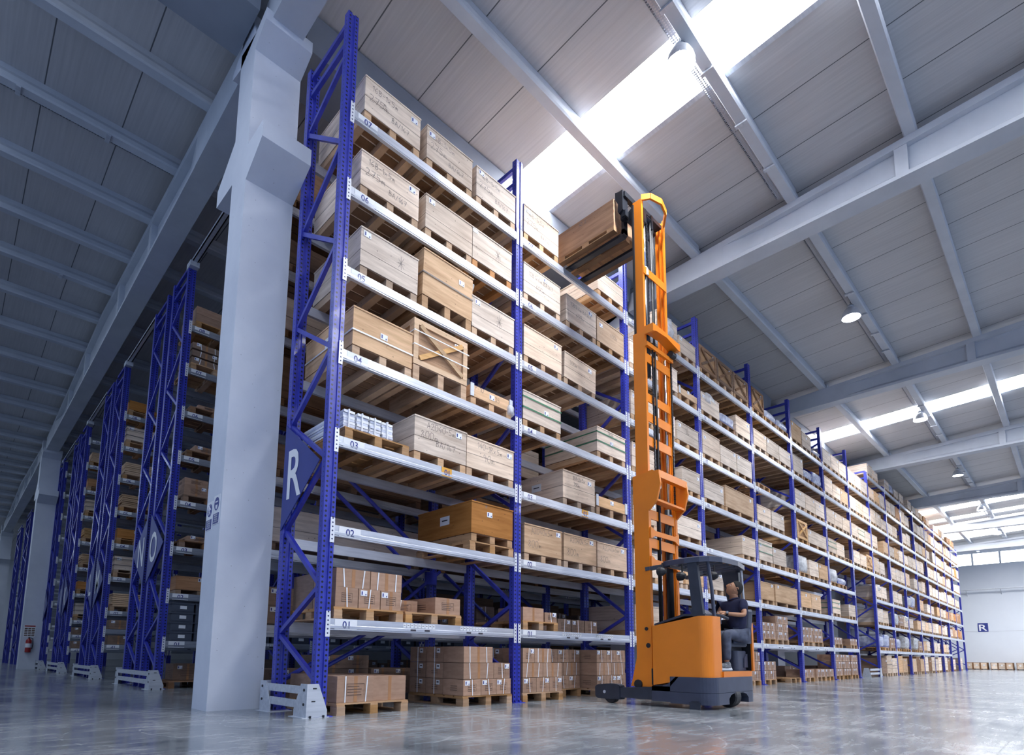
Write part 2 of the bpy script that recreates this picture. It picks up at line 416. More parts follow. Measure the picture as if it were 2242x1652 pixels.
# roof panels, with the skylight and added side-light strips left open
SKY = {(-1,4):'fill_panel',(0,4):'sky',(2,4):'sky',(4,4):'sky',(4,7):'sky2'}
for k in range(1,7): SKY[(5,k)] = 'sky2'
M['fill_panel'] = emit('added_side_light_panel', (.92,.95,1.0), 6.0); M['fill_panel_dim'] = emit('dim_added_side_light_panel', (.72,.84,1.0), 1.7); M['sky2'] = emit('far_skylight_panel', (1.0,.98,.95), 4.5)  # side panels: unseen lights added for the column and left aisles
roof = MB(); P8 = GP/8; nwin = 1; TH = .26
for bay in range(-1, 7):
    for k in range(8):
        x0 = GX + bay*GP + k*P8; x1 = x0+P8
        if x0 > XE: continue
        x1 = min(x1, XE)
        for (y0, y1) in ((-19.7,-9.1),(-9.1,YV),(YV,12.1),(12.1,22.7),(22.7,33.3),(33.3,43.9),(43.9,54.5),(54.5,65.1)):
            e = 1e-4
            pl = [(y0,roofz(y0+e)+TH),(y1,roofz(y1-e)+TH),(y1,roofz(y1-e)+TH+.09),(y0,roofz(y0+e)+TH+.09)]
            if ((bay,k) in SKY and y1 <= YV and bay >= 0) or (bay == -1 and ((k in (3,4) and y0 >= YV) or (k == 4 and y1 <= YV))):
                nwin += 1
                struct('window_%d' % nwin, MB().prism([(a,z+.02) for a,z in pl], 'x', x0+.03, x1-.03), M['fill_panel' if bay == -1 and y1 <= YV else 'fill_panel_dim' if bay == -1 else SKY[(bay,k)]],
                       'glowing white skylight or added light strip in the roof')
            else: roof.prism(pl, 'x', x0, x1)
struct('ceiling', roof, M['ceil'], 'grey ribbed roof panels above the racks')
# grey edge strips beside the big skylights
b = MB()
for bay in (0,2,4):
    x = GX + bay*GP + 5*P8
    for (y0,y1) in ((-9.1,YV),(-19.7,-9.1)):
        e = 1e-4
        b.prism([(y0,roofz(y0+e)+TH-.03),(y1,roofz(y1-e)+TH-.03),(y1,roofz(y1-e)+TH),(y0,roofz(y0+e)+TH)], 'x', x-.04, x+.05)
struct('trim_2', b, M['guard'], 'grey edge strip beside a skylight')

# girders: flanged in the middle, solid at the bearings
def girder(n, v0, v1, i):
    x = GX + n*GP; zb = 8.43; mid = (v0+v1)/2; E = 2.5; b = MB(); h = .19
    T = lambda y: roofz(min(max(y, v0+1e-4), v1-1e-4))
    b.prism([(x-h,zb),(x+h,zb),(x+h,zb+.07),(x+.07,zb+.17),(x-.07,zb+.17),(x-h,zb+.07)], 'y', v0+.3, v1-.3)
    b.prism([(v0+.3,zb+.16),(v1-.3,zb+.16),(v1-.3,T(v1-.3)),(mid,T(mid)),(v0+.3,T(v0+.3))], 'x', x-.075, x+.075)
    b.prism([(v0+.3,T(v0+.3)-.12),(mid,T(mid)-.12),(v1-.3,T(v1-.3)-.12),(v1-.3,T(v1-.3)),(mid,T(mid)),(v0+.3,T(v0+.3))], 'x', x-h, x+h)
    for s, a in ((1,v0),(-1,v1)):
        ya, yb, yc = a+s*.297, a+s*E, a+s*(E+.8)
        b.prism([(ya,zb-.004),(yb,zb-.004),(yb,T(yb)-.006),(ya,T(ya)-.006)], 'x', x-h-.004, x+h+.004)
        vs = [(x-h,yb,zb+.05),(x+h,yb,zb+.05),(x+.07,yc,zb+.05),(x-.07,yc,zb+.05),(x-h,yb,T(yb)-.02),(x+h,yb,T(yb)-.02),(x+.07,yc,T(yc)-.02),(x-.07,yc,T(yc)-.02)]
        b.add(vs, [(3,2,1,0),(4,5,6,7),(0,1,5,4),(1,2,6,5),(2,3,7,6),(3,0,4,7)])
        for q in range(2):
            y = a+s*(5.5+2.9*q)
            b.box(x-h+.01, x+h-.01, y-.09, y+.09, zb+.05, T(y)-.05)
    struct('beam_%d' % i, b, M['girder'], 'wide concrete roof girder on a column corbel' if n == 0 else 'wide concrete roof girder crossing above the aisle')
i = 0
for n in range(0, 7):
    i += 1; girder(n, YV-SP, YV, i)
for n, v in ((0,YV),(0,YV+SP),(1,YV),(2,YV)):
    i += 1; girder(n, v, v+SP, i)
def purlin(y, x0, x1, z, i):
    b = MB().prism([(y-.075,z),(y+.075,z),(y+.095,z+.03),(y+.095,z+.10),(y+.06,z+.17),(y+.06,z+TH),(y-.06,z+TH),(y-.06,z+.17),(y-.095,z+.10),(y-.095,z+.03)], 'x', x0, x1)
    struct('beam_%d' % i, b, M['girder'], 'slim pale roof purlin spanning between two girders')
for bay in range(0, 7):
    for y in (-.42,-2.33,-4.15,-5.97,-7.80,-10.4,-12.4,-14.4):
        i += 1; purlin(y, GX+bay*GP+.12, min(GX+(bay+1)*GP-.12, XE), roofz(y)-.002, i)
for bay in (-1,0):
    for k in range(22):
        y = 3.47+1.82*k
        if abs((y-YV) % SP) < .5: continue
        i += 1; purlin(y, GX+bay*GP+.12, GX+(bay+1)*GP-.12, roofz(y)-.002, i)
for n in range(-1, 7):
    i += 1
    b = MB().prism([(1.12,8.58),(1.9,8.58),(1.98,9.06),(1.9,9.10),(1.78,8.78),(1.24,8.78),(1.12,9.10),(1.04,9.06)], 'x', GX+n*GP+.30, min(GX+(n+1)*GP-.30, XE))
    struct('beam_%d' % i, b, M['gutter'], 'grey concrete gutter beam behind the crates')
CP = [(1.27,0),(1.27,6.36),(.80,6.62),(.80,6.84),(1.27,6.84),(1.27,8.18),(.95,8.34),(.95,8.50),(1.27,8.42),(1.5,8.93),(1.70,8.93),(1.78,8.62),(2.08,8.46),(2.08,8.38),(1.80,8.32),(1.77,7.22),(2.36,6.87),(2.36,6.63),(1.77,6.60),(1.77,0)]
ncol = 0
def column(x0, x1, dy, label):
    global ncol; ncol += 1
    me = MB()
    # the shaft and its four corbels are cast in one piece
    full = abs(x0+.594) < .01
    for part in ([(1.27,0),(1.77,0),(1.77,8.5),(1.27,8.42)], [(1.27,6.36),(.80,6.62),(.80,6.84),(1.27,6.84)], [(1.27,8.18),(.95,8.34),(.95,8.50),(1.27,8.42)],
                 [(1.27,8.42),(1.5,8.93),(1.70,8.93),(1.77,8.62),(1.77,8.3)], [(1.77,8.62),(2.08,8.46),(2.08,8.38),(1.77,8.30)], [(1.77,7.22),(2.36,6.87),(2.36,6.63),(1.77,6.60)]):
        if full or max(a for a,z in part) <= 1.78 and min(a for a,z in part) >= 1.26: me.prism([(a+dy,z) for a,z in part], 'x', x0, x1)
    struct('column_%d' % ncol, me, M['column'], label)
column(-.594, 0, 0, 'big pale concrete column with corbels at the end of rack R')
for n in (1,2,3): column(-.594+GP*n, GP*n, 0, 'pale concrete column standing behind rack R')
column(-.594, 0, SP, 'distant concrete column with a fire extinguisher')
column(-.594, 0, 2*SP, 'farthest concrete column at the dark end')

# pipe along the end wall
t = thing('pipe_rail', 'white pipe on brackets along the end wall', 'pipe', (XE-.5,-6,6.0))
MB().tube([(0,-6,0),(0,9,0)], .05, 8).build('pipe', M['guard'], t)
for q in range(8): MB().bar((0,-5.5+2*q,-.03),(.5,-5.5+2*q,-.4), .05, .05).build('bracket', M['guard'], t)
t = thing('wall_sign', 'blue square sign with white R on the end wall', 'sign', (XE,-.25,3.15))
MB().box(-.03,0,-.30,.30,-.33,.33).build('sign_panel', M['sign_blue'], t)
MB().text('R', (-.03,0,-.01), (0,-1,0), (0,0,1), .66, lift=.006, sx=1.25).build('sign_letter', M['sign_white'], t)

# bell lamps, one per bay, under the purlin with the cable tray
LAMPN = ['above the forklift, its bulb seen from below','over the second roof bay, beside the far corner of a girder','in front of the second skylight strip','between two far girders under plain roof','beside the third skylight strip','under the farthest bright roof bay']
for n in range(6):
    x = 3.8+GP*n; z = 8.72
    if n == 0:
        for yl, w_ in ((5.29,'second'),(10.75,'fifth')):
            tr = thing('cable_tray', 'perforated cable tray along the %s dark purlin left of the big column' % w_, 'cable tray', (-4.4,yl+.17,roofz(yl)+.10), 0, 'cable trays along the purlins')
            MB().box(-3.9,3.85,-.055,.055,0,.004).box(-3.9,3.85,.051,.055,0,.06).box(-3.9,3.85,-.055,-.051,0,.06).build('tray', M['tray'], tr)
            for q in range(4): MB().box(q*1.15-.6,q*1.15-.54,-.26,-.07,-.135,-.106).build('clip', M['guard'], tr)
    t = thing('high_bay_lamp', 'grey bell lamp hanging ' + LAMPN[n], 'lamp', (x,-2.2,z), 0, 'bell lamps under the roof')
    MB().lathe([(.205,0),(.20,.03),(.185,.10),(.15,.18),(.10,.235),(.075,.25),(.072,.24),(.095,.225),(.14,.17),(.172,.10),(.19,.03),(.198,0.0)], 28, cap=False).build('lamp_shade', M['shade'], t, smooth=True)
    MB().lathe([(.0,.235),(.05,.23),(.075,.24),(.075,.30),(.04,.33),(.02,.34)], 14).build('lamp_holder', M['shade'], t, smooth=True)
    MB().ell((0,0,.10), (.08,.08,.14)).build('bulb', M['bulb'], t, smooth=True)
    gr = MB()
    for q in range(-2,3):
        gr.bar((q*.075,-math.sqrt(max(.2**2-(q*.075)**2,0)),-.004),(q*.075,math.sqrt(max(.2**2-(q*.075)**2,0)),-.004), .004,.004)
    gr.bar((-.2,0,-.006),(.2,0,-.006),.004,.004).bar((-.2,.09,-.006),(.2,.09,-.006),.004,.004).bar((-.2,-.09,-.006),(.2,-.09,-.006),.004,.004)
    gr.build('wire_guard', M['shade'], t)
    MB().tube([(0,0,.33),(0,0,.40)], .012, 6).build('hook', M['shade'], t)
    tz = roofz(-2.2)+.10
    tr = thing('cable_tray', 'perforated steel cable tray holding the lamp ' + LAMPN[n].split(',')[0], 'cable tray', (x,-2.16,tz), 0, 'cable trays along the purlins')
    MB().box(-3.9,3.85,-.055,.055,0,.004).box(-3.9,3.85,.051,.055,0,.06).box(-3.9,3.85,-.055,-.051,0,.06).build('tray', M['tray'], tr)
    for q in range(4):
        MB().box(q*1.15-.6,q*1.15-.54,-.26,-.07,-.135,-.106).build('clip', M['guard'], tr)
# cool light of each burning lamp
for n in range(6):
    ld = D.lights.new('lamp_light', 'SPOT'); ld.energy = 420; ld.color = (.95,.98,1); ld.shadow_soft_size = .12; ld.spot_size = 2.3; ld.spot_blend = .6
    lo = D.objects.new('lamp_light', ld); COL.objects.link(lo); lo.location = (3.8+GP*n,-2.2,8.70)
# ------------------------------------------------------------------ pallet racks
def post_mesh(zt):
    p = [(0,0),(.046,0),(.054,.014),(.080,.014),(.088,0),(PW,0),(PW,.09),(0,.09)]
    return MB().prism(p, 'z', 0.0, zt).mesh('post', [M['post']])
def frame_mesh(zt, dep, nodes):
    b = MB(); w = .045; x = .04
    ya, yb = .06, dep-.06
    for z in nodes['h']: b.box(x-w/2, x+w/2, .05, dep-.05, z-.03, z+.03)
    seq = nodes['z']
    for k in range(len(seq)-1):
        a = (x, ya if k % 2 == 0 else yb, seq[k]); c = (x, yb if k % 2 == 0 else ya, seq[k+1])
        b.bar(a, c, .05, .045, up=(1,0,0))
    return b.mesh('bracing', [M['blue']])
NODES = {'h':[8.02,7.76], 'z':[7.6,7.2,6.45,5.82,5.2,4.55,3.95,3.31,2.7,2.04,1.33,.85,.36]}
def beam_profile(y, s, h=.1195, d=.045):
    """front beam seen from outside; s = -1 faces -y"""
    f = s*1.0
    q = [(0,0),(0,-.066),(-.006,-.072),(-.006,-.102),(0,-.108),(0,-h),(d,-h),(d,0)]
    return [(y - f*a if s > 0 else y + a, z) for a, z in q]
_cache = {}
def cached(key, fn):
    if key not in _cache: _cache[key] = fn()
    return _cache[key]
def label_mesh(code, w=.26):
    def f():
        b = MB().box(.0, w, -.004, 0, -.113, -.004, 0)
        b.text(code, (w/2,-.004,-.060), (1,0,0), (0,0,1), .108, 1, sx=.95)
        return b.mesh('level_label', [M['sign_white'], M['sign_blue']])
    return cached(('lab', code, w), f)
def conn_mesh():
    return cached('conn', lambda: MB().box(-.024,.024,-.006,.0,-.19,.075).box(.022,.026,-.006,.05,-.15,.04).mesh('connector_plate', [M['conn']]))
def tags_mesh():
    def f():
        b = MB()
        for x0 in (.9, 1.75):
            for k in range(9):
                b.box(x0+k*.052, x0+k*.052+.04, -.003, 0, -.058, -.012, 0)
                b.box(x0+k*.052+.008, x0+k*.052+.03, -.0036, 0, -.034, -.028, 1)
            for q in (.1,.3): b.box(x0+q, x0+q+.075, -.0075, 0, -.094, -.074, 1)
        return b.mesh('bin_tags', [M['sign_white'], M['ink']])
    return cached('tags', f)

def rack(name, label, x0, nb, y0, dep, lv, zt, codes, side=-1, frames=None, beams=None, skip=(), nodes=NODES, conns=True, labels_to=99, dark=False, rear=True, first=0, tags=(1,)):
    """side -1: the loading face is at y0 looking to -y; +1: at y0+dep looking to +y"""
    t = thing(name, label, 'rack', (x0,y0,0), 0, 'rows of blue pallet racking')
    pm = cached(('post',zt), lambda: post_mesh(zt)); fm = cached(('frame',zt,dep), lambda: frame_mesh(zt,dep,nodes))
    fp = cached('foot', lambda: MB().box(-.02,PW+.05,-.05,.13,0,.008).box(.02,.05,-.03,-.01,0,.03).box(.10,.13,-.03,-.01,0,.03).mesh('foot_plate', [M['blue']]))
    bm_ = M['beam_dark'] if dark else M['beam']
    for n in (frames if frames is not None else range(nb+1)):
        f = link('upright_frame', fm, t, (n*BAY,0,0))
        link('post', pm, f); link('post', pm, f, (0,dep-.09,0))
        link('foot_plate', fp, f); link('foot_plate', fp, f, (0,dep-.09,0))
    fm_ = cached(('fb',dark), lambda: MB().prism(beam_profile(0,-1), 'x', 0, BAY-PW).mesh('shelf_beam', [bm_]))
    rb = cached(('rb',dark), lambda: MB().prism(beam_profile(0,1), 'x', 0, BAY-PW).mesh('rear_beam', [bm_]))
    yf, yr = (0.0, dep) if side < 0 else (dep, 0.0)
    for k, z in enumerate(lv):
        for n in (beams if beams is not None else range(nb)):
            if (n,k) in skip: continue
            xb = n*BAY+PW
            o = link('shelf_beam', fm_, t, (xb, yf, z))
            if side > 0: o.rotation_euler = (0,0,PI); o.location = (xb+BAY-PW, yf, z)
            if conns:
                link('connector_plate', conn_mesh(), o, (-.027,-.002,0)); link('connector_plate', conn_mesh(), o, (BAY-PW+.027,-.002,0))
            if n < labels_to and codes[k]:
                link('level_label', label_mesh(codes[k]), o, (.05,0,0))
            if k+1 in tags and conns and n < 6: link('bin_tags', tags_mesh(), o, (0,0,0))
            if rear: link('rear_beam', rb, t, (xb, yr, z) if side < 0 else (xb+BAY-PW, yr, z)).rotation_euler = (0,0,0 if side < 0 else PI)
    return t
C7 = ['01','02','03','04','05','06','07']
DEP = 1.05
RA = rack('pallet_rack', 'near run of blue and silver racking with the R diamond, behind the forklift', 0, 8, 0, DEP, LV[1:8], 8.13, C7, frames=range(8), skip=[(7,0),(7,1),(7,2)], labels_to=8)
RB = rack('pallet_rack', 'far taller run of blue racking beyond the passage, reaching the end wall', 8*BAY, 8, 0, DEP, LV[1:9], 8.0, C7+['08'], skip=[(6,0),(7,0)], labels_to=3, tags=())
def diamond(parent, x, ya, yb, zc, h, letter, flip=1, lx=0.0):
    """half diamond plate on the end frame: upright edge at ya, point at yb"""
    p = MB().prism([(ya,zc+h),(yb,zc),(ya,zc-h)], 'x', x-.008, x).build('letter_plate', M['sign_blue'], parent)
    MB().text(letter, (x-.008, ya+(yb-ya)*(.34+lx), zc), (0,-1,0), (0,0,1), .82, lift=.004, sx=.78).build('letter', M['sign_white'], p)
diamond(RA, -.006, 1.02, .12, 2.68, .64, 'R')
# yellow bay numbers on level 03
ch = [o for o in RA.children if o.name.startswith('shelf_beam')]
def beam_at(t, n, k):
    for o in t.children:
        if o.name.startswith('shelf_beam') and abs(o.location.x-(n*BAY+PW)) < .01 and abs(o.location.z-LV[k]) < .01: return o
for n, code in ((0,'01'),(1,'02')):
    b = MB().box(1.40,1.56,-.005,0,-.115,-.002,0).text(code, (1.48,-.005,-.062), (1,0,0), (0,0,1), .1, 1)
    b.build('bay_label', [M['yellow'], M['sign_blue']], beam_at(RA, n, 3))
# spine bracing of the back-to-back run
for a, c in (((.12,1.205,.28),(1.55,1.205,1.05)),((.36,1.205,.28),(1.85,1.205,1.05)),((.35,1.205,3.0),(1.95,1.205,1.85)),((.75,1.205,3.05),(2.35,1.205,1.95)),
             ((1.55,1.86,1.15),(2.72,1.86,2.0)),((1.95,1.86,1.15),(3.0,1.86,1.98)),((3.0,1.86,1.2),(4.5,1.86,2.9)),((4.4,1.86,1.1),(3.1,1.86,1.95))):
    MB().tube([a, c], .028, 8).build('spine_brace', M['blue'], RA)
MB().box(2.72,2.92,1.83,1.89,1.75,1.95).build('brace_plate', M['blue'], RA)

# the back half of the pair, seen through rack R
RQ = rack('pallet_rack', 'dark racking back to back behind rack R, seen through its bays', 0, 7, 1.90, DEP, LV[1:8], 8.1, ['']*7, side=1, conns=False)
# racks of the dark aisles on the other side of the column
def lev(a, p, n): return [a+p*i for i in range(n)]
OY, PITCH = 6.0, 5.3
CO = ['01','02','03','04','05','06','07','08']
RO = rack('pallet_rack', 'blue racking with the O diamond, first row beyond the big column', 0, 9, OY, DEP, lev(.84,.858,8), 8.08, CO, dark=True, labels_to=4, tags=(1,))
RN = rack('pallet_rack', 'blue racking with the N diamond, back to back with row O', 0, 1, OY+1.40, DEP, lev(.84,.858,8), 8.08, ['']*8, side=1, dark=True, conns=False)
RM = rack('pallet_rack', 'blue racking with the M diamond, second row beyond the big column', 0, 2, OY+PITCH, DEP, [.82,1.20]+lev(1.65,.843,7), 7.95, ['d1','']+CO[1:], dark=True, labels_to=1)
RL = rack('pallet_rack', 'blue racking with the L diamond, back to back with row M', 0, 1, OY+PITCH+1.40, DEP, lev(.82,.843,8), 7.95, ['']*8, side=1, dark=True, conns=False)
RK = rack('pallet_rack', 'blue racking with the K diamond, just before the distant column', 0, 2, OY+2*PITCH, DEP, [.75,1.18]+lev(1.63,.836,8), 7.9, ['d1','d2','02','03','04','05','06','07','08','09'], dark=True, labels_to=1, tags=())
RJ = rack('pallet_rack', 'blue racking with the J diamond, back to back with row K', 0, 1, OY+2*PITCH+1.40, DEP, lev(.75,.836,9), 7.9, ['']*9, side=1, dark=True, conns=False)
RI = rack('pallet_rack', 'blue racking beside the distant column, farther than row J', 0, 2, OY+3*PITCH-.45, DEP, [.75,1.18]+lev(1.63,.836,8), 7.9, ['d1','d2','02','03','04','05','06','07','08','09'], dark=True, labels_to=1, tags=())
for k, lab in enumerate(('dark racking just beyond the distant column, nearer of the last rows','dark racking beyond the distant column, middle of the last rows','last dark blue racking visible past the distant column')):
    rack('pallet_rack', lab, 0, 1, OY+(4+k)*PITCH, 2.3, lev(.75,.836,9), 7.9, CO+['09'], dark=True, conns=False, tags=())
for t_, let, s in ((RO,'O',0),(RN,'N',1),(RM,'M',0),(RL,'L',1),(RK,'K',0),(RJ,'J',1),(RI,'I',0)):
    diamond(t_, -.006, 1.10 if s == 0 else -.05, .10 if s == 0 else .95, 2.62 if let in 'NO' else 2.42, .68, let, lx=.0)
# tie rails across the tops of the rows
for k in range(5):
    y0 = (2.95 if k == 0 else OY+(k-1)*PITCH+2.45); y1 = OY+k*PITCH
    t = thing('tie_rail', 'slim silver tie rail over the %s dark aisle' % ORD[k+1], 'rail', (.07,y0,8.06), 0, 'tie rails between the rack tops')
    MB().box(-.05,-.03,0,y1-y0,0,.05).box(.03,.05,0,y1-y0,0,.05).box(-.05,.05,0,y1-y0,0,.006).build('rail', M['beam'], t)
    MB().box(-.08,.08,y1-y0-.12,y1-y0+.12,-.10,.01).build('rail_bracket', M['guard'], t)

# rack end guards
def guard(y0, y1, label):
    g = thing('rack_guard', label, 'guard', (0,y0,0), 0, 'grey steel guards at the rack ends')
    W = y1-y0
    def corner(s):
        # folded plate: one wing along the rack end, one around the corner
        b = MB()
        b.prism([(0,0),(.27,0),(.27,.07),(.13,.33),(0,.33)], 'x', -.10, -.09)
        b.prism([(-.10,0),(.12,0),(.12,.07),(.02,.33),(-.10,.33)], 'y', -.01, 0)
        b.box(-.14,.14,-.02,.30,0,.006)
        for y, z in ((.05,.27),(.05,.13)): b.lathe([(.014,-.108),(.014,-.09)], 8, (0,y,z), 'x', 1)
        for x, z in ((-.02,.285),(-.03,.16)): b.box(x-.02,x+.02,-.0125,-.009,z-.006,z+.006,2)
        for x, y in ((-.06,-.018),(.08,-.018)): b.lathe([(.012,0),(.012,.022)], 6, (x,y,0), 'z', 1)
        m = b.mesh('corner_plate', [M['guard'], M['bsteel'], M['black']])
        return m
    cm = cached('corner', lambda: corner(1))
    link('corner_plate', cm, g, (0,-.06,0))
    o = link('corner_plate', cm, g, (0,W+.06,0)); o.scale = (1,-1,1)
    for z in (.265,.125):
        MB().box(-.088,-.05,0,W,z-.038,z+.038).build('guard_rail', M['guard'], g)
guard(.02, 1.02, 'grey steel guard at the foot of rack R')
guard(OY-.1, OY+2.45, 'grey steel guard at the foot of racks N and O')
guard(OY+PITCH-.1, OY+PITCH+2.45, 'grey steel guard at the foot of racks L and M')
guard(OY+2*PITCH-.1, OY+2*PITCH+2.45, 'grey steel guard at the foot of racks J and K')
guard(OY+3*PITCH-.5, OY+3*PITCH+.6, 'grey steel guard beside the distant column')
g = thing('rack_guard', 'grey steel guard at the passage through the rack', 'guard', (8*BAY-.25,-.02,0), 0, 'grey steel guards at the rack ends')
MB().prism([(-.0,0),(.30,0),(.22,.33),(.08,.33)], 'y', -.01, 0).build('corner_plate', M['guard'], g)
MB().prism([(0,0),(.3,0),(.22,.33),(.08,.33)], 'x', -1.25, -1.24).build('corner_plate', M['guard'], g)
for z in (.27,.13): MB().box(-1.24,.12,.02,.05,z-.04,z+.04).build('guard_rail', M['guard'], g)
# ------------------------------------------------------------------ goods
def paper(mb_parent, x, z, y=-.002, w=.095, h=.07, name='paper_label', n=(0,-1,0)):
    b = MB()
    if n[1]: b.box(x-w/2, x+w/2, y-.003, y, z-h/2, z+h/2, 0).box(x-w*.38, x-w*.2, y-.0045, y-.003, z-h*.3, z+h*.32, 1).box(x+w*.22, x+w*.36, y-.0045, y-.003, z-h*.36, z-h*.1, 1)
    else: b.box(y-.003, y, x-w/2, x+w/2, z-h/2, z+h/2, 0).box(y-.0045, y-.003, x-w*.3, x+w*.3, z-.004, z+.012, 1)
    return b.build(name, [M['paper'], M['sign_blue'] if n[1] else M['ink']], mb_parent)
def skid(t, w, d, mat='skid', h=.105, y0=0.0):
    b = MB()
    for x in (0, w/2-.05, w-.10):
        b.box(x+.004, x+.096, y0+.004, y0+d-.004, 0, h-.012)
    for q in range(7): b.box(.01, w-.01, y0+d*q/7+.01, y0+d*(q+1)/7-.02, h-.012, h, 1)  # rough slats in darker pine; underside shade is put into their colour
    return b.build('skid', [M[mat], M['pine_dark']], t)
def crate(label, x0, x1, z, h, wood='ply', write=(), wl=None, y0=0.0, d=1.16, skidmat='skid', tilt=0, group=None, straps=None, seed=0, sidepaper=False, lid=True, sk=.105, simple=False):
    w = x1-x0; r = random.Random(int(x0*1000)+int(z*77)+seed)
    t = thing('wooden_crate', label, 'crate', (x0,y0,z+.002), 0, group)
    b = MB(); j = r.uniform(-.006,.006)
    b.box(0, w, 0, d, sk, h-.018, 0)
    if lid: b.box(-.006, w+.006, -.008, d+.008, h-.018, h, 0)
    for i, (txt, fx, fz, hh, tl) in enumerate(write):
        pen(b, txt, (w*fx*.8, 0, sk+(h-sk)*fz), (1,0,0), (0,0,1), hh*1.3, 1, w=.0048, seed=i+int(x0*7), tilt=tl)
    o = b.build('crate_box', [M[wood], M['pencil']], t)
    if tilt: o.rotation_euler = (0, tilt, 0)
    if not simple: skid(t, w, d, skidmat, sk)
    else:
        s = MB()
        for x in (0, w/2-.05, w-.1): s.box(x, x+.1, .004, d, 0, sk)
        s.build('skid', M[skidmat], t)
    if wl is None: wl = (r.choice((.12,.5,.84,.88)), r.choice((.8,.72,.86)))
    if wl: paper(o, w*wl[0], sk+(h-sk)*wl[1])
    if sidepaper: paper(o, .55, sk+(h-sk)*.55, 0.0, .2, .12, n=(-1,0,0))
    if straps:
        for f in straps[1]:
            zz = sk+(h-sk)*f
            MB().box(-.009, w+.009, -.011, -.008, zz-.009, zz+.009).box(-.011, -.008, -.009, d, zz-.009, zz+.009).build('strap', M[straps[0]], o)
    return t
def x_crate(label, x0, x1, z, h, y0=0.0, d=1.1, group=None, wood='slat', sk=.115, bat='batten'):
    w = x1-x0; t = thing('wooden_crate', label, 'crate', (x0,y0,z+.002), 0, group)
    b = MB().box(.02, w-.02, .02, d, sk, h-.01)
    o = b.build('crate_box', M[wood], t)
    f = MB()
    for zz in (sk, h-.075): f.box(0, w, 0, .02, zz, zz+.07).box(.001, .02, .021, d, zz, zz+.07).box(w-.02, w-.001, .021, d, zz, zz+.07)
    for xx in (0, w-.07): f.box(xx, xx+.07, -.002, .018, sk+.07, h-.075)
    for yy in (.021, d-.07): f.box(-.002, .018, yy, yy+.07, sk+.07, h-.075)
    f.build('frame', M[bat], o)
    for k, (a, c) in enumerate((((.09,-.004,sk+.09),(w-.09,-.004,h-.09)),((.09,-.012,h-.09),(w-.09,-.012,sk+.09)))):
        MB().bar(a, c, .016, .06).build('diagonal_brace', M[bat], o)
    skid(t, w, d, 'pine', sk); paper(o, w*.8, sk+(h-sk)*.78, -.002)
    return t
def pallet(label, x0, y0, z, w=.80, d=1.16, mat='pine', group=None, h=.125):
    t = thing('pallet', label, 'pallet', (x0,y0,z+.002*(z>0)), 0, group)
    b = MB(); n = 6
    for q in range(n): b.box(0, w, d*q/n+.008, d*(q+1)/n-.022, h-.017, h)
    for xx in (0, w/2-.045, w-.09): b.box(xx, xx+.09, 0, d, h-.034, h-.017)
    b.build('deck', M[mat], t)
    for xx in (0, w/2-.05, w-.10):
        c = MB().box(xx, xx+.10, 0, d, 0, .016)
        for yy in (0, d/2-.07, d-.14): c.box(xx+.003, xx+.097, yy, yy+.14, .016, h-.034)
        c.build('runner', M[mat], t)
    return t
CB = {}
def carton(label, x0, y0, z, w, d, h, straps=(.5,), mark=True, lab=True, mat='card', group=None, seed=0, side_strap=False):
    t = thing('cardboard_box', label, 'box', (x0,y0,z+.002), 0, group); r = random.Random(seed+int(x0*997)+int(z*331))
    b = MB().box(0, w, 0, d, 0, h, 0)
    b.box(w/2-.02, w/2+.02, -.0012, 0, 0, h, 1).box(0,w,d/2-.02,d/2+.02,h,h+.001,1)
    if mark:
        for q in range(4): b.box(w*.28, w*.28+w*.44*r.uniform(.7,1), -.0022, -.001, h*(.26+.11*q), h*(.26+.11*q)+.008, 2)
        for q in range(3): b.box(-.0022, -.001, d*.3, d*.3+d*.4*r.uniform(.6,1), h*(.3+.13*q), h*(.3+.13*q)+.008, 2)
        b.box(w*.26,w*.74,-.0022,-.001,h*.70,h*.70+.004,2).box(w*.26,w*.265,-.0022,-.001,h*.24,h*.70,2).box(w*.735,w*.74,-.0022,-.001,h*.24,h*.70,2)
    o = b.build('box_body', [M[mat], M['tape'], M['print']], t); CB[t.name] = o
    for f in straps:
        e = r.uniform(-.012,.012)
        MB().add([(w*f-.007+e,-.004,0),(w*f+.007+e,-.004,0),(w*f+.007-e,-.004,h),(w*f-.007-e,-.004,h),(w*f-.007,-.004,h+.004),(w*f+.007,-.004,h+.004),(w*f+.007,d,h+.004),(w*f-.007,d,h+.004)],
            [(0,1,2,3),(4,5,6,7)]).build('strap', M['strap'], o)
    if side_strap:
        MB().box(-.004,0,d*.5-.007,d*.5+.007,0,h).build('strap', M['strap'], o)
    if lab: paper(o, w*r.choice((.18,.22,.8)), h*.78, w=min(.08,w*.3), h=.06)
    return t
def lumpy(mb, w, d, h, seed, mat=0, amp=.05, n=9, sq=.45, z0=0.0):
    r = random.Random(seed); ph = [r.uniform(0,6.28) for _ in range(8)]
    def fn(q):
        s = Vector([math.copysign(abs(a)**sq, a) for a in q])
        k = 1 + amp*(math.sin(5*q.x+ph[0])*math.cos(4*q.y+ph[1])+.6*math.sin(9*q.z+ph[2]+3*q.x)+.4*math.sin(13*q.y+ph[3]+5*q.z))
        return s*k
    mb.ell((w/2,d/2,z0+h/2), (w/2,d/2,h/2), 22, 14, mat, fn)
    # sit flat
    for i, v in enumerate(mb.v):
        if v[2] < z0: mb.v[i] = (v[0], v[1], z0)
    return mb
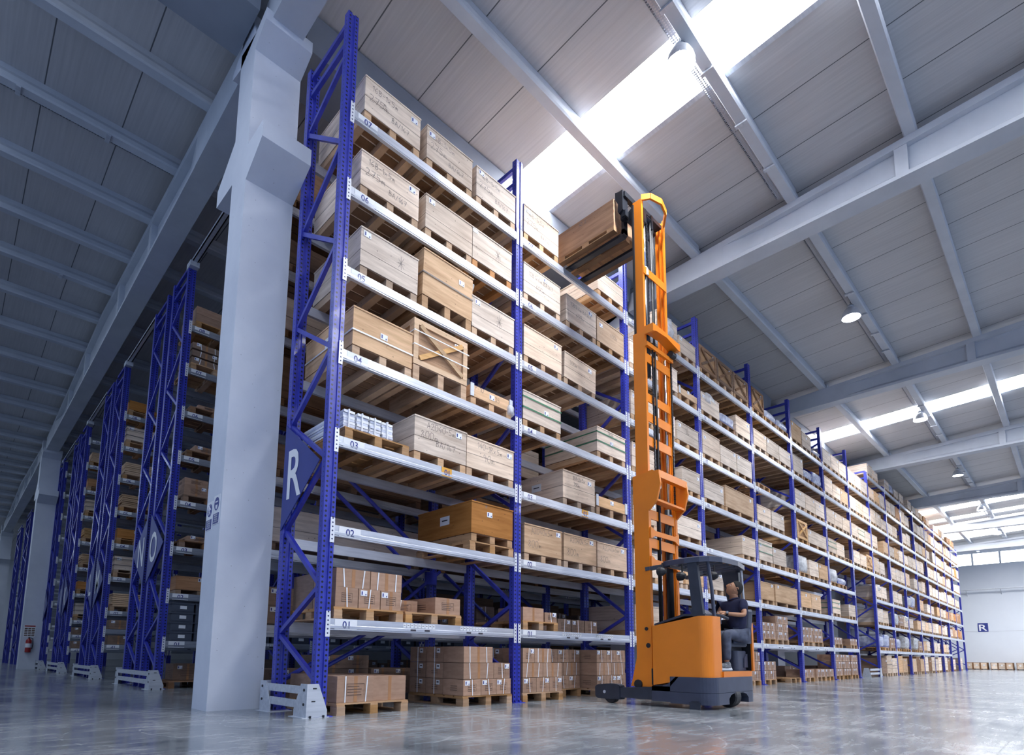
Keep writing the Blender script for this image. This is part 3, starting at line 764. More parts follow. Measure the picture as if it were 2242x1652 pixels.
def wrapped(label, x0, y0, z, w, d, h, inner='pack_white', seed=0, group=None, film=True):
    t = thing('wrapped_load', label, 'wrapped goods', (x0,y0,z+.003), 0, group)
    b = MB(); r = random.Random(seed); n = max(2,int(h/.085)); k = max(2,int(w/.2))
    for i in range(n):
        for j in range(k):
            e = r.uniform(-.012,.012)
            b.box(w*j/k+.006+e, w*(j+1)/k-.006+e, .02+r.uniform(0,.02), d-.02, h*i/n+.002, h*(i+1)/n-.006)
    o = b.build('packs', M[inner], t, bevel=.008)
    if film: lumpy(MB(), w+.05, d+.05, h*1.04, seed, amp=.025, sq=.3).build('film_wrap', M['film'], o, loc=(-.025,-.025,0), smooth=True)
    return t
def bag(parent, w, d, h, loc, seed=0):
    return lumpy(MB(), w, d, h, seed, amp=.09, sq=.75).build('plastic_sheet', M['film'], parent, loc=loc, smooth=True)

POS3 = ['beside the near post','in the middle','beside the far post']
def RL_(desc, lv, bay, pos): return '%s, level %02d, %s bay of R, %s' % (desc, lv, ORD[bay], pos)
GC = 'wooden crates on rack R'
W1 = [('16B-1x5m',.14,.70,.055,-.03),('275m',.10,.36,.07,.02),('BA/167',.58,.20,.05,-.04)]
W2 = [('10B1x6m BA167',.16,.66,.05,-.03),('600m',.40,.34,.055,0)]
W3 = [('A2040x5m',.22,.70,.06,.02),('800m',.12,.22,.075,0)]
W4 = [('140-1Rx5m',.26,.70,.06,-.03),('90m',.42,.32,.075,0)]
star = [('*',.72,.42,.13,0)]
def near(lv, bay, x0, x1, h, desc, pos, **k):
    return crate(RL_(desc, lv, bay, pos), x0, x1, LV[lv], h, group=GC, **k)
A0, A1, A2 = POS3
# --- first bay
near(7,1,.26,1.06,.56,'pale crate marked 16B-1x5m',A0,write=W1+[('m',.4,.5,.05,0)],wl=(.88,.78))
near(7,1,1.17,1.95,.57,'pale crate marked 16B-1x5m',A1,write=W1,wl=(.1,.78))
near(7,1,2.03,2.81,.56,'pale crate marked 16B-1x5m',A2,write=W1,wl=(.12,.86))
near(6,1,.25,1.07,.55,'pale crate marked 275m',A0,write=W1,wl=(.87,.82))
near(6,1,1.18,1.97,.57,'unmarked pale crate',A1,wl=(.12,.85))
near(6,1,1.98,2.74,.57,'starred pale crate on reddish base',A2,write=star,skidmat='ply_brown',wl=(.06,.92))
near(5,1,.29,1.09,.58,'big blank pale crate',A0,wl=(.1,.85),write=[('*',.8,.46,.11,0)])
c_ = near(5,1,1.16,1.98,.80,'warped tan crate on a pallet',A1,wood='ply_warm',tilt=.02,wl=(.76,.72),sk=.17,straps=('pencil',(.48,)),skidmat='pine')
bag(c_, .16,.3,.14,(.74,.0,.62),5)
near(5,1,1.99,2.80,.55,'plain tan crate with star',A2,write=star,wl=(.12,.84))
near(4,1,.24,1.04,.56,'tan crate with one white strap',A0,wood='ply_warm',straps=('strap',(.38,)),wl=(.5,.52),sidepaper=True)
c_ = x_crate(RL_('white-banded slatted crate with crossed battens',4,1,A1),1.06,1.92,LV[4],.80,group=GC,sk=.2)
for z in (.62,.44): MB().box(-.012,.872,-.026,-.022,z-.007,z+.007).box(-.010,-.006,-.02,1.1,z-.007,z+.007).build('strap',M['strap'],c_)
bag(c_, .82,1.0,.13,(.02,.05,.74),9)
c_ = near(4,1,1.99,2.76,.28,'low tan box with steel corners',A2,wood='ply_warm',write=[('P-10',.12,.55,.05,0),('35',.72,.3,.05,0)],wl=(.5,.5),skidmat='pine',lid=False)
MB().box(-.012,.05,-.012,.0,.10,.28).box(.72,.782,-.012,0,.10,.28).build('corner_bracket',M['guard'],c_)
bag(c_, .14,.12,.16,(.68,-.04,.04),3)
# level 03: packs on a pallet, then two crates
pallet('pine pallet under the white paper packs on level 03', .20, 0, LV[3], .84, group='pallets in rack R')
for k in range(4):
    t = thing('paper_pack', 'white strapped paper pack on level 03, %s of four from the end post' % ORD[k+1], 'paper pack', (.20+.165*k,.05,LV[3]+.129), 0, 'white paper packs')
    b = MB(); rr = random.Random(k)
    for q in range(7): b.box(rr.uniform(0,.012),.155-rr.uniform(0,.012),rr.uniform(0,.02),1.0,.031*q,.031*q+.027,q%2)
    b.build('sheets',[M['paper'],M['pack_white']],t)
    MB().box(.06,.075,-.006,1.0,0,.225).build('strap',M['strap'],t)
near(3,1,1.11,1.93,.55,'pale crate marked A2040x5m 800m',A1,write=[('A2040-5m',.28,.72,.06,0),('800m',.14,.42,.07,0),('BA/167',.5,.28,.06,0)],wl=(.84,.82))
near(3,1,1.94,2.81,.53,'pale crate marked 140-1Rx5m 90m',A2,write=W4,wl=(.9,.78))
pallet('lower pine pallet under the long brown crate on level 02', 2.02, 0, LV[2], .80, group='pallets in rack R')
crate('long orange-brown plywood crate on two pallets, level 02, first bay', 2.04, 2.80, LV[2]+.127, .53, 'ply_brown', write=[('*',.4,.86,.04,0)], wl=(.42,.66), sidepaper=True, skidmat='pine', group=GC, straps=None)
# --- second bay
near(7,2,3.00,3.81,.57,'pale crate marked 16B-1x5m',A0,write=W1,wl=(.13,.84))
near(7,2,4.87,5.66,.46,'half hidden pale crate',A2,wl=False)
near(6,2,3.00,3.85,.59,'pale crate marked 10B1x6m',A0,write=W2,wl=(.58,.84))
near(6,2,4.00,4.81,.56,'greyer crate marked 10B1x6m',A1,write=W2,wl=(.8,.84))
near(6,2,4.84,5.66,.54,'tan crate with a white notice',A2,wood='ply_warm',write=[('600m',.6,.5,.055,0)],wl=(.14,.72))
near(5,2,3.01,3.88,.58,'plain crate with a seam across',A0,wl=(.84,.84))
near(5,2,3.94,4.77,.54,'slightly skewed grey crate',A1,tilt=.03,wl=(.8,.8),write=[('300m',.2,.6,.05,0)])
near(4,2,3.00,3.85,.54,'pale crate with two green straps',A0,straps=('strap_green',(.40,.78)),wl=(.6,.5))
near(4,2,4.80,5.64,.53,'brown-sided crate with two green straps',A2,straps=('strap_green',(.40,.78)),wl=(.5,.5),write=[('45m',.5,.82,.05,0)])
near(3,2,3.90,4.72,.55,'deep brown-sided crate marked 1BA-2',A1,write=[('1BA-2x5m',.36,.74,.045,0),('350m',.4,.52,.04,0)],wl=(.82,.78),sidepaper=True)
c_ = near(3,2,4.76,5.64,.33,'low box with steel corners',A2,wood='ply_warm',wl=(.5,.6),skidmat='pine',lid=False,sk=.14)
MB().box(-.012,.05,-.012,.0,.14,.33).box(.83,.892,-.012,0,.14,.33).build('corner_bracket',M['guard'],c_)
near(2,2,3.04,3.86,.53,'tan crate marked A2040x5m',A0,wood='ply_warm',write=W3,wl=(.9,.84))
near(2,2,3.92,4.74,.53,'tan knotty crate marked A2040x5m',A1,wood='ply_warm',write=W3,wl=(.84,.84))
near(2,2,4.77,5.62,.52,'tan crate marked 800m',A2,wood='ply_warm',write=W3,wl=(.85,.82))
# --- third bay, half hidden by the mast
c_ = near(7,3,6.85,7.68,.62,'crate under a loose plastic sheet',A1)
bag(c_, .85,1.1,.62,(0,-.03,.12),21)
near(7,3,7.74,8.47,.46,'plain low pale crate',A2)
for lv in (1,2,3,4,5,6): near(lv,3,5.86,6.66,.55,'crate half hidden by the mast',A0,simple=True)
near(6,3,6.80,7.62,.58,'tan crate',A1)
c_ = near(6,3,7.68,8.47,.30,'low box with a grey bracket',A2,wood='ply_warm',skidmat='pine',lid=False,sk=.14)
MB().box(-.012,.05,-.012,.0,.14,.30).build('corner_bracket',M['guard'],c_)
near(5,3,6.72,7.46,.52,'pale crate',A1); near(5,3,7.55,8.47,.50,'pale crate with pencil notes',A2,write=[('64P',.45,.7,.05,0),('30m',.5,.5,.05,0)])
wrapped('white packs behind the orange mast on level 04', 6.95, .02, LV[4]+.01, .55, 1.0, .28, 'pack_white', 4, 'wrapped packs on rack R', False)
near(4,3,7.70,8.47,.55,'pale brown-sided crate',A2)
near(3,3,7.4,8.45,.5,'long grey crate',A2); near(2,3,6.8,7.6,.58,'strapped white crate',A1,straps=('strap',(.5,))); near(2,3,7.7,8.47,.55,'tan crate with film',A2,wood='ply_warm')
near(1,3,7.5,8.4,.45,'small pale crate',A2)
# --- fourth and later bays
def auto(bay, lv, lst):
    for i, (kind, a, b_, h) in enumerate(lst):
        x0 = (bay-1)*BAY+a; x1 = (bay-1)*BAY+b_; pos = A0 if a < .8 else (A1 if a < 1.6 else A2); z = LV[lv]
        if kind == 'c': near(lv,bay,x0,x1,h,'pale plywood crate',pos,simple=bay>6)
        elif kind == 'w': near(lv,bay,x0,x1,h,'warm tan crate',pos,wood='ply_warm',simple=bay>6)
        elif kind == 'b': near(lv,bay,x0,x1,h,'brown crate',pos,wood='ply_brown',simple=bay>6)
        elif kind == 'g': near(lv,bay,x0,x1,h,'crate with green bands',pos,straps=('strap_green',(.4,.78)),simple=bay>6)
        elif kind == 'x': x_crate(RL_('slatted crate with crossed battens',lv,bay,pos),x0,x1,z,h,group=GC,wood='pine' if lv == 7 else 'slat',bat='pine_dark' if lv == 7 else 'batten')
        elif kind == 'd': 
            t = near(lv,bay,x0,x1,h,'crate draped in plastic',pos); bag(t, x1-x0-.12,.8,.3,(.03,-.05,h-.22),bay*7+lv)
        elif kind in 'BWG':
            pallet('pallet under %s, level %02d, %s bay of R, %s' % ({'B':'blue packs','W':'white packs','G':'a film wrapped load'}[kind],lv,ORD[bay],pos), x0, 0, z, x1-x0, mat='pine' if lv%2 else 'pine_dark', group='pallets in rack R')
            wrapped(RL_({'B':'stack of blue packs','W':'stack of white packs','G':'film wrapped load'}[kind],lv,bay,pos), x0+.02,.02,z+.126,x1-x0-.04,1.0,h-.13,{'B':'pack_blue','W':'pack_white','G':'tan'}[kind],bay*31+lv,'wrapped packs on rack R',kind!='W')
        elif kind == 'p': pallet('empty pallet, level %02d, %s bay of R, %s' % (lv,ORD[bay],pos), x0,0,z,x1-x0,group='pallets in rack R')
        elif kind == 'k':
            pallet('pallet under cartons, level %02d, %s bay of R, %s' % (lv,ORD[bay],pos), x0,0,z,x1-x0,group='pallets in rack R')
            n = 3; rows = max(1,int(round((h-.125)/.2))); wd = (x1-x0)/n
            for rr in range(rows):
                for q in range(n):
                    carton('pale carton, %s of three in row %d from below, level %02d, %s bay, %s' % (ORD[q+1],rr+1,lv,ORD[bay],pos.replace('beside the ','').replace('in the ','')), x0+wd*q+.003,.01,z+.126+rr*.2,wd-.006,.5,.195,(.5,),True,True,'card','cartons on rack R')
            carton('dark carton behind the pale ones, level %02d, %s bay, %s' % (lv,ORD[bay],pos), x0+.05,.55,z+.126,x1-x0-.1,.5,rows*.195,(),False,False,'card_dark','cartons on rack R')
S3 = [(.17,1.0),(1.03,1.88),(1.92,2.78)]
def three(kinds, h=.54):
    return [(k,a,b_,h if not isinstance(h,(list,tuple)) else h[i]) for i,(k,(a,b_)) in enumerate(zip(kinds,S3)) if k != ' ']
auto(4,7,three('xxx',[.66,.66,.66])); auto(4,6,[('d',.17,1.05,.52),('B',1.08,1.9,.36),('c',1.95,2.78,.54)]); auto(4,5,three('ccc',[.62,.52,.53])); auto(4,4,[('c',.17,1.1,.52),('w',1.2,2.78,.6)])
auto(4,3,[('c',2.0,2.78,.55)]); auto(4,2,[('d',.2,.9,.5)]); auto(4,1,[('k',.2,1.0,.5)])
auto(5,7,[('x',.17,.95,.68),('B',1.0,1.85,.34),('B',1.9,2.72,.34)]); auto(5,6,three('ccc',.52)); auto(5,5,[('p',.3,1.1,.1)]); auto(5,4,[('c',.17,1.05,.52),('c',1.12,2.0,.52)])
auto(5,3,[('g',.17,1.02,.62),('c',1.08,2.0,.53),('p',2.05,2.75,.1)]); auto(5,2,[('w',.15,1.0,.54),('w',1.1,2.7,.56)]); auto(5,1,three('kk ',[.5,.66,.5]))
auto(6,7,[('w',.17,1.0,.62),('c',1.05,1.85,.55),('B',1.95,2.75,.25)]); auto(6,6,[('c',.17,.98,.6),('B',1.03,1.85,.36),('B',1.9,2.75,.5)]); auto(6,5,three('ccc',.56)); auto(6,4,[('x',.2,1.05,.66),('c',1.1,2.78,.5)])
auto(6,3,[('G',.17,1.0,.62),('c',1.03,1.85,.56),('w',1.9,2.75,.56)]); auto(6,2,three('ww ',.54)); auto(6,1,three('kk ',[.5,.5,.5]))
auto(7,7,three('ccc',.58)); auto(7,6,three('ccw',[.62,.54,.56])); auto(7,5,three('ccc',.55)); auto(7,4,[('g',.17,1.0,.54),('c',1.03,1.9,.52),('p',1.95,2.75,.1)])
auto(7,3,[('G',.17,1.0,.56),('B',1.05,1.9,.34)]); auto(7,2,[('g',.2,1.0,.54),('c',1.95,2.75,.5)]); auto(7,1,[('k',.2,1.0,.3),('k',1.9,2.7,.3)])
auto(8,7,three('ccc',.58)); auto(8,6,three('ccc',.56)); auto(8,5,three('cgc',.54)); auto(8,4,[('c',.17,1.0,.55),('c',1.05,1.9,.52),('x',1.95,2.75,.62)])
FK = {7:['wwc','ccb','cc ','ccc','cwc','ccc','wcc','ccc'],8:['cc ','cBc','c c','cww','bw ','cww','c b','bb '],6:['ccc','cc ','cc ','ccw','c c','ccw','ccc','cbc'],5:['c w','cwc','ccc','cc ','ccc','ccw','cc ','ccc'],
      4:['cc ','ccc','w c','cc ','ccc','ccc','ccc','cc '],3:['dc ','cc ','GB ','w c','c w','ccb','bwb','bb '],2:['cc ','Gkd','c w','cwc','ccw','cc ','cbw','bb '],1:['BBk','B G',' Gk','wc ','cc ','wc ','   ','   ']}
for lv, rows in FK.items():
    for i, ks in enumerate(rows):
        q = random.Random(lv*13+i)
        auto(9+i, lv, [(k,a+q.uniform(-.02,.02),b_-q.uniform(0,.05),hh) for k,(a,b_) in zip(ks,S3) if k != ' ' for hh in (q.uniform(.5,.66) if lv < 8 else q.uniform(.40,.50),)])

# --- level 01 and floor cartons
GF = 'strapped cartons in the lowest bays'
pallet('thick-blocked pallet under five cartons, level 01, first bay', .17, 0, LV[1], .86, group='pallets in rack R')
for k in range(3): carton('strapped carton, lower row on level 01, %s from the end post' % ORD[k+1], .19+.275*k,.02,LV[1]+.126,.265,.5,.21,((.5,) if k < 2 else ()),True,k>0,group=GF)
for k in range(2): carton('wide strapped carton, upper row on level 01, %s from the end post' % ORD[k+1], .19+.415*k,.02,LV[1]+.337,.405,.5,.20,(.22,.80),False,False,group=GF)
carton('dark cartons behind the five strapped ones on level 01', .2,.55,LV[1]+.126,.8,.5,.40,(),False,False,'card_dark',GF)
pallet('pallet with one long carton, level 01, middle of the first bay', 1.06, 0, LV[1], .84, group='pallets in rack R')
carton('long brown carton on level 01, middle of the first bay', 1.50,.02,LV[1]+.126,.39,.62,.20,(),True,False,group=GF)
carton('strapped carton tucked behind the long one, level 01, first bay', 1.08,.30,LV[1]+.126,.36,.5,.16,(.3,),True,False,group=GF)
pallet('pallet with one carton on level 01, second bay', 3.02, 0, LV[1], .75, group='pallets in rack R')
carton('brown carton on level 01, second bay, beside the near post', 3.04,.02,LV[1]+.126,.43,.5,.19,(),False,False,group=GF)
carton('half hidden carton on level 01, second bay', 3.50,.02,LV[1]+.126,.26,.5,.14,(.5,),True,True,group=GF)
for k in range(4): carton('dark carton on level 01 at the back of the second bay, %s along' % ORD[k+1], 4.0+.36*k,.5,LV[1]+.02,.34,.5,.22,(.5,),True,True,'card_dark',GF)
pallet('floor pallet under two big cartons, beside the end post', .24, -.02, 0, .88, group='pallets in rack R')
carton('big strapped carton on the floor pallet, nearer the end post', .245,0,.126,.43,1.1,.27,(.22,.80),True,False,group=GF,side_strap=True)
carton('big plain carton on the floor pallet, farther from the end post', .685,.02,.126,.42,1.1,.265,(),False,False,group=GF)
def tower(px, py, name, spec, mat='card', pw=.86):
    """spec: per layer, front row widths; behind it two plain rows"""
    pallet('floor pallet under %s' % name, px, py, 0, pw, group='pallets in rack R')
    for ly, ws in enumerate(spec):
        x = px+.01
        for k, w in enumerate(ws):
            carton('strapped carton in %s, layer %d, %s along the front' % (name,ly+1,ORD[k+1]), x,py+.01,.126+ly*.205,w-.006,.40,.20,((.5,) if w < .35 else (.2,.78)),w<.35,w<.35,mat,GF); x += w
        for rw in range(2):
            tc = carton('carton in %s, layer %d, %s row back' % (name,ly+1,ORD[rw+1]), px+.01,py+.42+rw*.37,.126+ly*.205,pw-.03,.355,.20,(),True,False,mat,GF,side_strap=True)
            paper(CB[tc.name], .1, .15, 0.0, .07, .06, n=(-1,0,0))
tower(1.95, .0, 'the tall stack in the first bay', [(.30,.27,.27),(.52,.30),(.50,)])
tower(3.02, .0, 'the stack beside the second post', [(.28,.28,.28),(.42,.42),(.24,.36)])
tower(3.90, .35, 'the middle stack of the second bay', [(.28,.28,.28),(.42,.42),(.28,.28,.28)])
tower(4.79, .05, 'the stack behind the forklift arm', [(.27,.27,.27),(.40,.40),(.27,.27,.27)], pw=.83)
for bay, xs in ((3,(1.8,)),(4,(.2,1.15,2.0)),(5,(.15,1.9)),(6,(.2,1.2,2.0)),(7,(.15,1.0,1.9))):
    for k, a in enumerate(xs):
        x = (bay-1)*BAY+a; nm = 'the %s bay, %s stack from the near post' % (ORD[bay], ORD[k+1]); h = ((bay*5+k*3) % 3)
        pallet('floor pallet in %s' % nm, x, .02, 0, .8, group='pallets in rack R')
        for ly in range(h+1 if not (bay == 5 and k == 1) else 0):
            for q in range(2 if (ly+k) % 2 == 0 else 3):
                wd = .8/(2 if (ly+k) % 2 == 0 else 3)
                carton('floor carton in %s, layer %d, %s along' % (nm,ly+1,ORD[q+1]), x+wd*q+.004,.03,.126+ly*.22,wd-.01,.5,.21,(.5,),True,True,'card',GF)
for bay in (3,4,5,6,7):
    for k in range(2):
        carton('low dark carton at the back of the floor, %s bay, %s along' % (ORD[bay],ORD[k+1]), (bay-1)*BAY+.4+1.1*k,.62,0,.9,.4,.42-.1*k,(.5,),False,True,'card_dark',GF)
FLK = ['bcc','ww ','wbw','cbc','cc ','cb ','c  ','c  ']
for i, ks in enumerate(FLK):
    for k, (kk, (a, b_)) in enumerate(zip(ks,S3)):
        if kk == ' ': continue
        bay = 9+i; wood_ = {'c':'ply','w':'ply_warm','b':'pine_dark'}[kk]
        crate('%s crate standing on the floor, %s bay of rack R, %s' % ({'c':'pale','w':'tan','b':'dark'}[kk],ORD[bay],POS3[k]), (bay-1)*BAY+max(a,.2),(bay-1)*BAY+b_,0,.70+.1*((i+k)%2),wood_,group=GC,simple=True,straps=('pencil',(.5,)) if kk == 'c' else None)

# --- goods in the rack behind R: dark, seen between the crates
for bay in range(1,8):  # long cases added to block light behind the gaps
    for lv in range(0,8):
        for k in range(1):
            if lv in (0,1): continue
            if lv >= 6 and any(abs(.2+(bay-1)*BAY+1.2-(GP*n-.3)) < 1.6 for n in range(4)): continue
            h = .45+.12*((bay*3+lv*5+k) % 3); x = (bay-1)*BAY+.2+1.3*k
            t = thing('filler_case', 'long brown filler case in the rack behind R, level %02d, %s bay' % (lv,ORD[bay]), 'case', (x,1.88,LV[lv]+.002), 0, 'long filler cases in the rack behind R')
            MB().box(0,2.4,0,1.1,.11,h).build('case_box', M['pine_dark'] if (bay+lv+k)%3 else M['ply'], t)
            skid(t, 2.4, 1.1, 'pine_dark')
for bay in (1,2,3,4):
    for k in range(3):
        x = (bay-1)*BAY+.24+.80*k
        for ly in range(2 if k != 1 else 3):
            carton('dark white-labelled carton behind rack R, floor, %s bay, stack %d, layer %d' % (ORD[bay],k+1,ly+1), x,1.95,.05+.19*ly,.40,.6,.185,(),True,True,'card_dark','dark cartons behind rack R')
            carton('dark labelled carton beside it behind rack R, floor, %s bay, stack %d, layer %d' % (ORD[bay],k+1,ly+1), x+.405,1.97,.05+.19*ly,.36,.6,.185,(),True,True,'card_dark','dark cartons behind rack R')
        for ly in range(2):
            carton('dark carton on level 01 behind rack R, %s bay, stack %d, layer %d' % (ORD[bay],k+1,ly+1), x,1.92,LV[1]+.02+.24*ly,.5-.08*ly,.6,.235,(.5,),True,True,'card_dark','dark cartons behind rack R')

# --- goods in the dark aisles
def O_(y): return OY+y
def binbox(label, x, y, z):
    t = thing('plastic_bin', label, 'bin', (x,y,z), 0, 'grey plastic bins on row O')
    b = MB().box(0,.36,0,.5,0,.17,0).box(-.012,.372,-.012,.512,.145,.17,0).box(.02,.34,-.008,0,.02,.04,0)
    o = b.build('bin_body', M['bin'], t)
    MB().box(.13,.24,-.012,-.008,.055,.115).build('bin_label', M['paper'], o)
zO = lev(.84,.858,8)
for c in range(2):
    for q in range(4): binbox('grey bin on row O, %s column from the end, %s from below' % (ORD[c+1],ORD[q+1]), .20+.40*c, O_(.02), zO[0]+.002+.174*q)
for c in range(12): binbox('low grey bin on row O seen through rack R, %s in the line' % ORD[c+2], 1.2+.42*c+.3*(c//4), O_(.02), zO[0]+.002)
pallet('pallet on level 08 of row O', .2,O_(0),zO[7],.95,group='pallets in the dark aisles')
for q in range(2): carton('long brown carton on level 08 of row O, %s of two' % ('lower','upper')[q], .2,O_(.02),zO[7]+.126+.155*q,1.1,1.0,.15,(),False,False,group='cartons in the dark aisles')
pallet('pallet on level 07 of row O', .17,O_(0),zO[6],.9,group='pallets in the dark aisles')
for q in range(3):
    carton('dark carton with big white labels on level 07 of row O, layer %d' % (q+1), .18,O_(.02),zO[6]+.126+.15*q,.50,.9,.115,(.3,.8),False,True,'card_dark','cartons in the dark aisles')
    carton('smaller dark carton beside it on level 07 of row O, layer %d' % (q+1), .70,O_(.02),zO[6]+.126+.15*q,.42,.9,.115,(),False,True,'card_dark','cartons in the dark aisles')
for lv, hh in ((6,.07),(5,.12),(4,.2),(3,.1)):
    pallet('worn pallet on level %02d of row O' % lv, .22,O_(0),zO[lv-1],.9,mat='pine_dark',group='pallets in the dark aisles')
    carton('open brown carton on level %02d of row O' % lv, .36 if lv != 4 else .24,O_(.03),zO[lv-1]+.126,.42,.6,hh,(),True,True,'card','cartons in the dark aisles')
    carton('next brown carton on level %02d of row O' % lv, .80,O_(.03),zO[lv-1]+.126,.36,.6,hh*.8,(),False,True,'card','cartons in the dark aisles')
carton('carton with a blue print on top, level 04 of row O', .24,O_(.03),zO[3]+.327,.40,.6,.13,(),True,False,'card','cartons in the dark aisles')
carton('tall carton marked S6 on level 03 of row O', .85,O_(.35),zO[2]+.226,.3,.4,.3,(),True,True,'card','cartons in the dark aisles')
crate('brown boarded crate on level 02 of row O', .3,1.15,zO[1],.36,'ply_brown',y0=O_(.3),d=.7,group='crates in the dark aisles')
pallet('empty pallet on the floor of row O', .25,O_(.05),0,1.1,mat='pine_dark',group='pallets in the dark aisles')
for k in range(16): carton('dark carton on the floor of row O, %s along' % (ORD+['seventeenth'])[k+1], .4+.55*k+1.1*(k//4),O_(.4),.13,.5,.5,.3+.08*(k%2),(),True,True,'card_dark','cartons in the dark aisles')
for bay in range(2,10):  # long cases added so no light shows through row O
    for lv in range(1 if bay > 4 else 2,9):
        t = thing('filler_case', 'long brown filler case on level %02d of row O, %s bay' % (lv,ORD[bay]), 'case', ((bay-1)*BAY+.3,O_(.02),zO[lv-1]+.002), 0, 'long filler cases on row O')
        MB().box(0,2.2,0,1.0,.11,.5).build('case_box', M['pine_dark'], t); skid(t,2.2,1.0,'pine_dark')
for row, t_, y in (('M',RM,OY+PITCH),('K',RK,OY+2*PITCH)):
    zs = sorted({round(o.location.z,3) for o in t_.children if o.name.startswith('shelf_beam')})
    for k, z in enumerate(zs):
        lab = 'shelf %d from below, end bay of row %s' % (k+1,row)
        if k < 2 or (row == 'M' and k == 1):
            carton('carton on %s' % lab, .2,y+.05,z+.01,.45,.6,.22,(),True,True,'card_dark','cartons in the dark aisles'); continue
        if k == len(zs)-1 and row == 'K': continue
        kind = (k*7+(3 if row == 'K' else 0)) % 4
        pallet('pallet on %s' % lab, .17,y,z,.84,mat='pine',group='pallets in the dark aisles')
        if kind == 0: crate('orange-brown crate on %s' % lab, .18,.99,z+.128,.26,'ply_brown',y0=y+.01,d=1.0,sk=.02,group='crates in the dark aisles',simple=True)
        elif kind == 1: crate('pale boarded crate on %s' % lab, .18,.99,z+.128,.40,'ply',y0=y+.01,d=1.0,sk=.06,group='crates in the dark aisles',straps=('pencil',(.35,.8)),simple=True)
        else:
            s = thing('board_stack', 'stack of tan boards on %s' % lab, 'boards', (.2,y+.01,z+.129), 0, 'stacked boards in the dark aisles'); b = MB(); rr = random.Random(k)
            for q in range(7): b.box(rr.uniform(0,.03),.74+rr.uniform(0,.03),rr.uniform(0,.03),1.0,.046*q,.046*q+.036)
            b.build('boards', M['batten'] if kind == 2 else M['skid'], s)

# --- crates along the end wall
for k in range(8):
    y = .85-.42*k-.16*(k//3)
    t = thing('wooden_crate', 'grey crate with dark bands along the end wall, %s from the rack' % ORD[k+1], 'crate', (XE-1.2,y-.4,0), 0, 'crates along the end wall')
    MB().box(0,.9,0,.385,.06,.50).build('crate_box', M['ply'], t)
    MB().box(-.01,.9,-.012,.03,0,.52).box(-.01,.9,.355,.397,0,.52).box(-.008,.9,-.01,.395,.50,.52).build('band', M['pine_dark'], t)
    paper(t, .19, .32, -.001, .1, .1, n=(-1,0,0))
for k in range(2): carton('dark carton stacked on the right beside the end wall crates, %s one' % ('lower','upper')[k], XE-1.2,-3.5,.45*k,.8,.8,.44,(.5,),True,True,'card_dark','cartons by the end wall')
# ------------------------------------------------------------------ the reach truck
TR = thing('reach_truck', 'orange reach truck with its tall mast raised beside rack R', 'forklift', (4.55,-1.6,0))
TX, TY = 4.55, -1.6
def tb(mb, name, m, parent=TR, **k):
    """truck geometry is written in hall metres, then moved to the truck's own origin"""
    mb.v = [(x-TX,y-TY,z) for x,y,z in mb.v]
    o = mb.build(name, m, parent, **k); return o
XL, XR, YR, YF = 3.90, 5.20, -2.28, -1.48
def rounded(x0, x1, y0, y1, r, which, n=6):
    """plan outline, counter clockwise, with the named corners rounded"""
    out = []
    for name, cx, cy, a0 in (('bl',x0,y0,180),('br',x1,y0,270),('tr',x1,y1,0),('tl',x0,y1,90)):
        rr = r if name in which else 0
        if rr == 0: out.append((cx,cy)); continue
        ox = cx + (rr if name[1] == 'l' else -rr); oy = cy + (rr if name[0] == 'b' else -rr)
        for k in range(n+1):
            t = math.radians(a0 + 90*k/n); out.append((ox+rr*math.cos(t), oy+rr*math.sin(t)))
    return out
# chassis: low skirt with rounded rear corners and a raised shoulder
pl = rounded(XL, XR, YR, -1.72, .16, ('bl','br'))
b = MB().prism(pl, 'z', .20, .385)
pl2 = rounded(XL+.012, XR-.012, YR+.012, -1.72, .15, ('bl','br')); b.prism(pl2, 'z', .19, .20)
pl3 = rounded(XL, XR, YR, -1.72, .16, ('bl','br'))
# lower skirt with an arched notch for the drive wheel
b.prism([p for p in rounded(XL, 4.34, YR, -1.72, .16, ('bl',))], 'z', .055, .195)
b.prism([p for p in rounded(4.92, XR, YR, -1.72, .16, ('br',))], 'z', .055, .195)
b.box(4.34, 4.92, -2.02, -1.72, .06, .195)
b.prism([(4.34,.195),(4.34,.12),(4.40,.165),(4.50,.185),(4.76,.185),(4.86,.165),(4.92,.12),(4.92,.195)], 'y', YR+.0005, YR+.10)
b.box(XL, XR, -1.72, -1.46, .07, .26)
b.prism([(-1.72,.26),(-1.84,.385),(-1.80,.385),(-1.70,.30),(-1.60,.262),(-1.46,.26),(-1.46,.20),(-1.72,.20)], 'x', XL, XL+.3)
tb(b, 'chassis', M['slate'])
tb(MB().box(XL-.012, XL, -2.12, -1.98, .0, .085).box(XL-.006, XL, -2.10, -2.0, .085,.10), 'foot_bracket', M['char'])
# straddle arms and load wheels
for x0, x1, nm in ((XL, XL+.13,'l'), (XR-.13, XR,'r')):
    b = MB().prism([(-1.47,.08),(-.92,.085),(-.92,.215),(-1.47,.245)], 'x', x0+.015, x1-.015)
    a = tb(b, 'straddle_arm', M['char'])
    b = MB().prism([(-.97,.055),(-.60,.055),(-.56,.085),(-.555,.215),(-.60,.245),(-.76,.262),(-.90,.262),(-.97,.24)], 'x', x0, x1)
    tb(b, 'wheel_housing', M['char'], bevel=.008)
    w = tb(MB().lathe([(.0,x0+.02),(.10,x0+.02),(.105,x0+.03),(.105,x1-.03),(.10,x1-.02),(.0,x1-.02)], 24, (0,-.80,.105), 'x'), 'load_wheel', M['black'], smooth=False)
    tb(MB().lathe([(.0,x0-.006),(.02,x0-.006),(.022,x0+.002)], 14, (0,-.72,.15), 'x'), 'axle_cap', M['guard'])
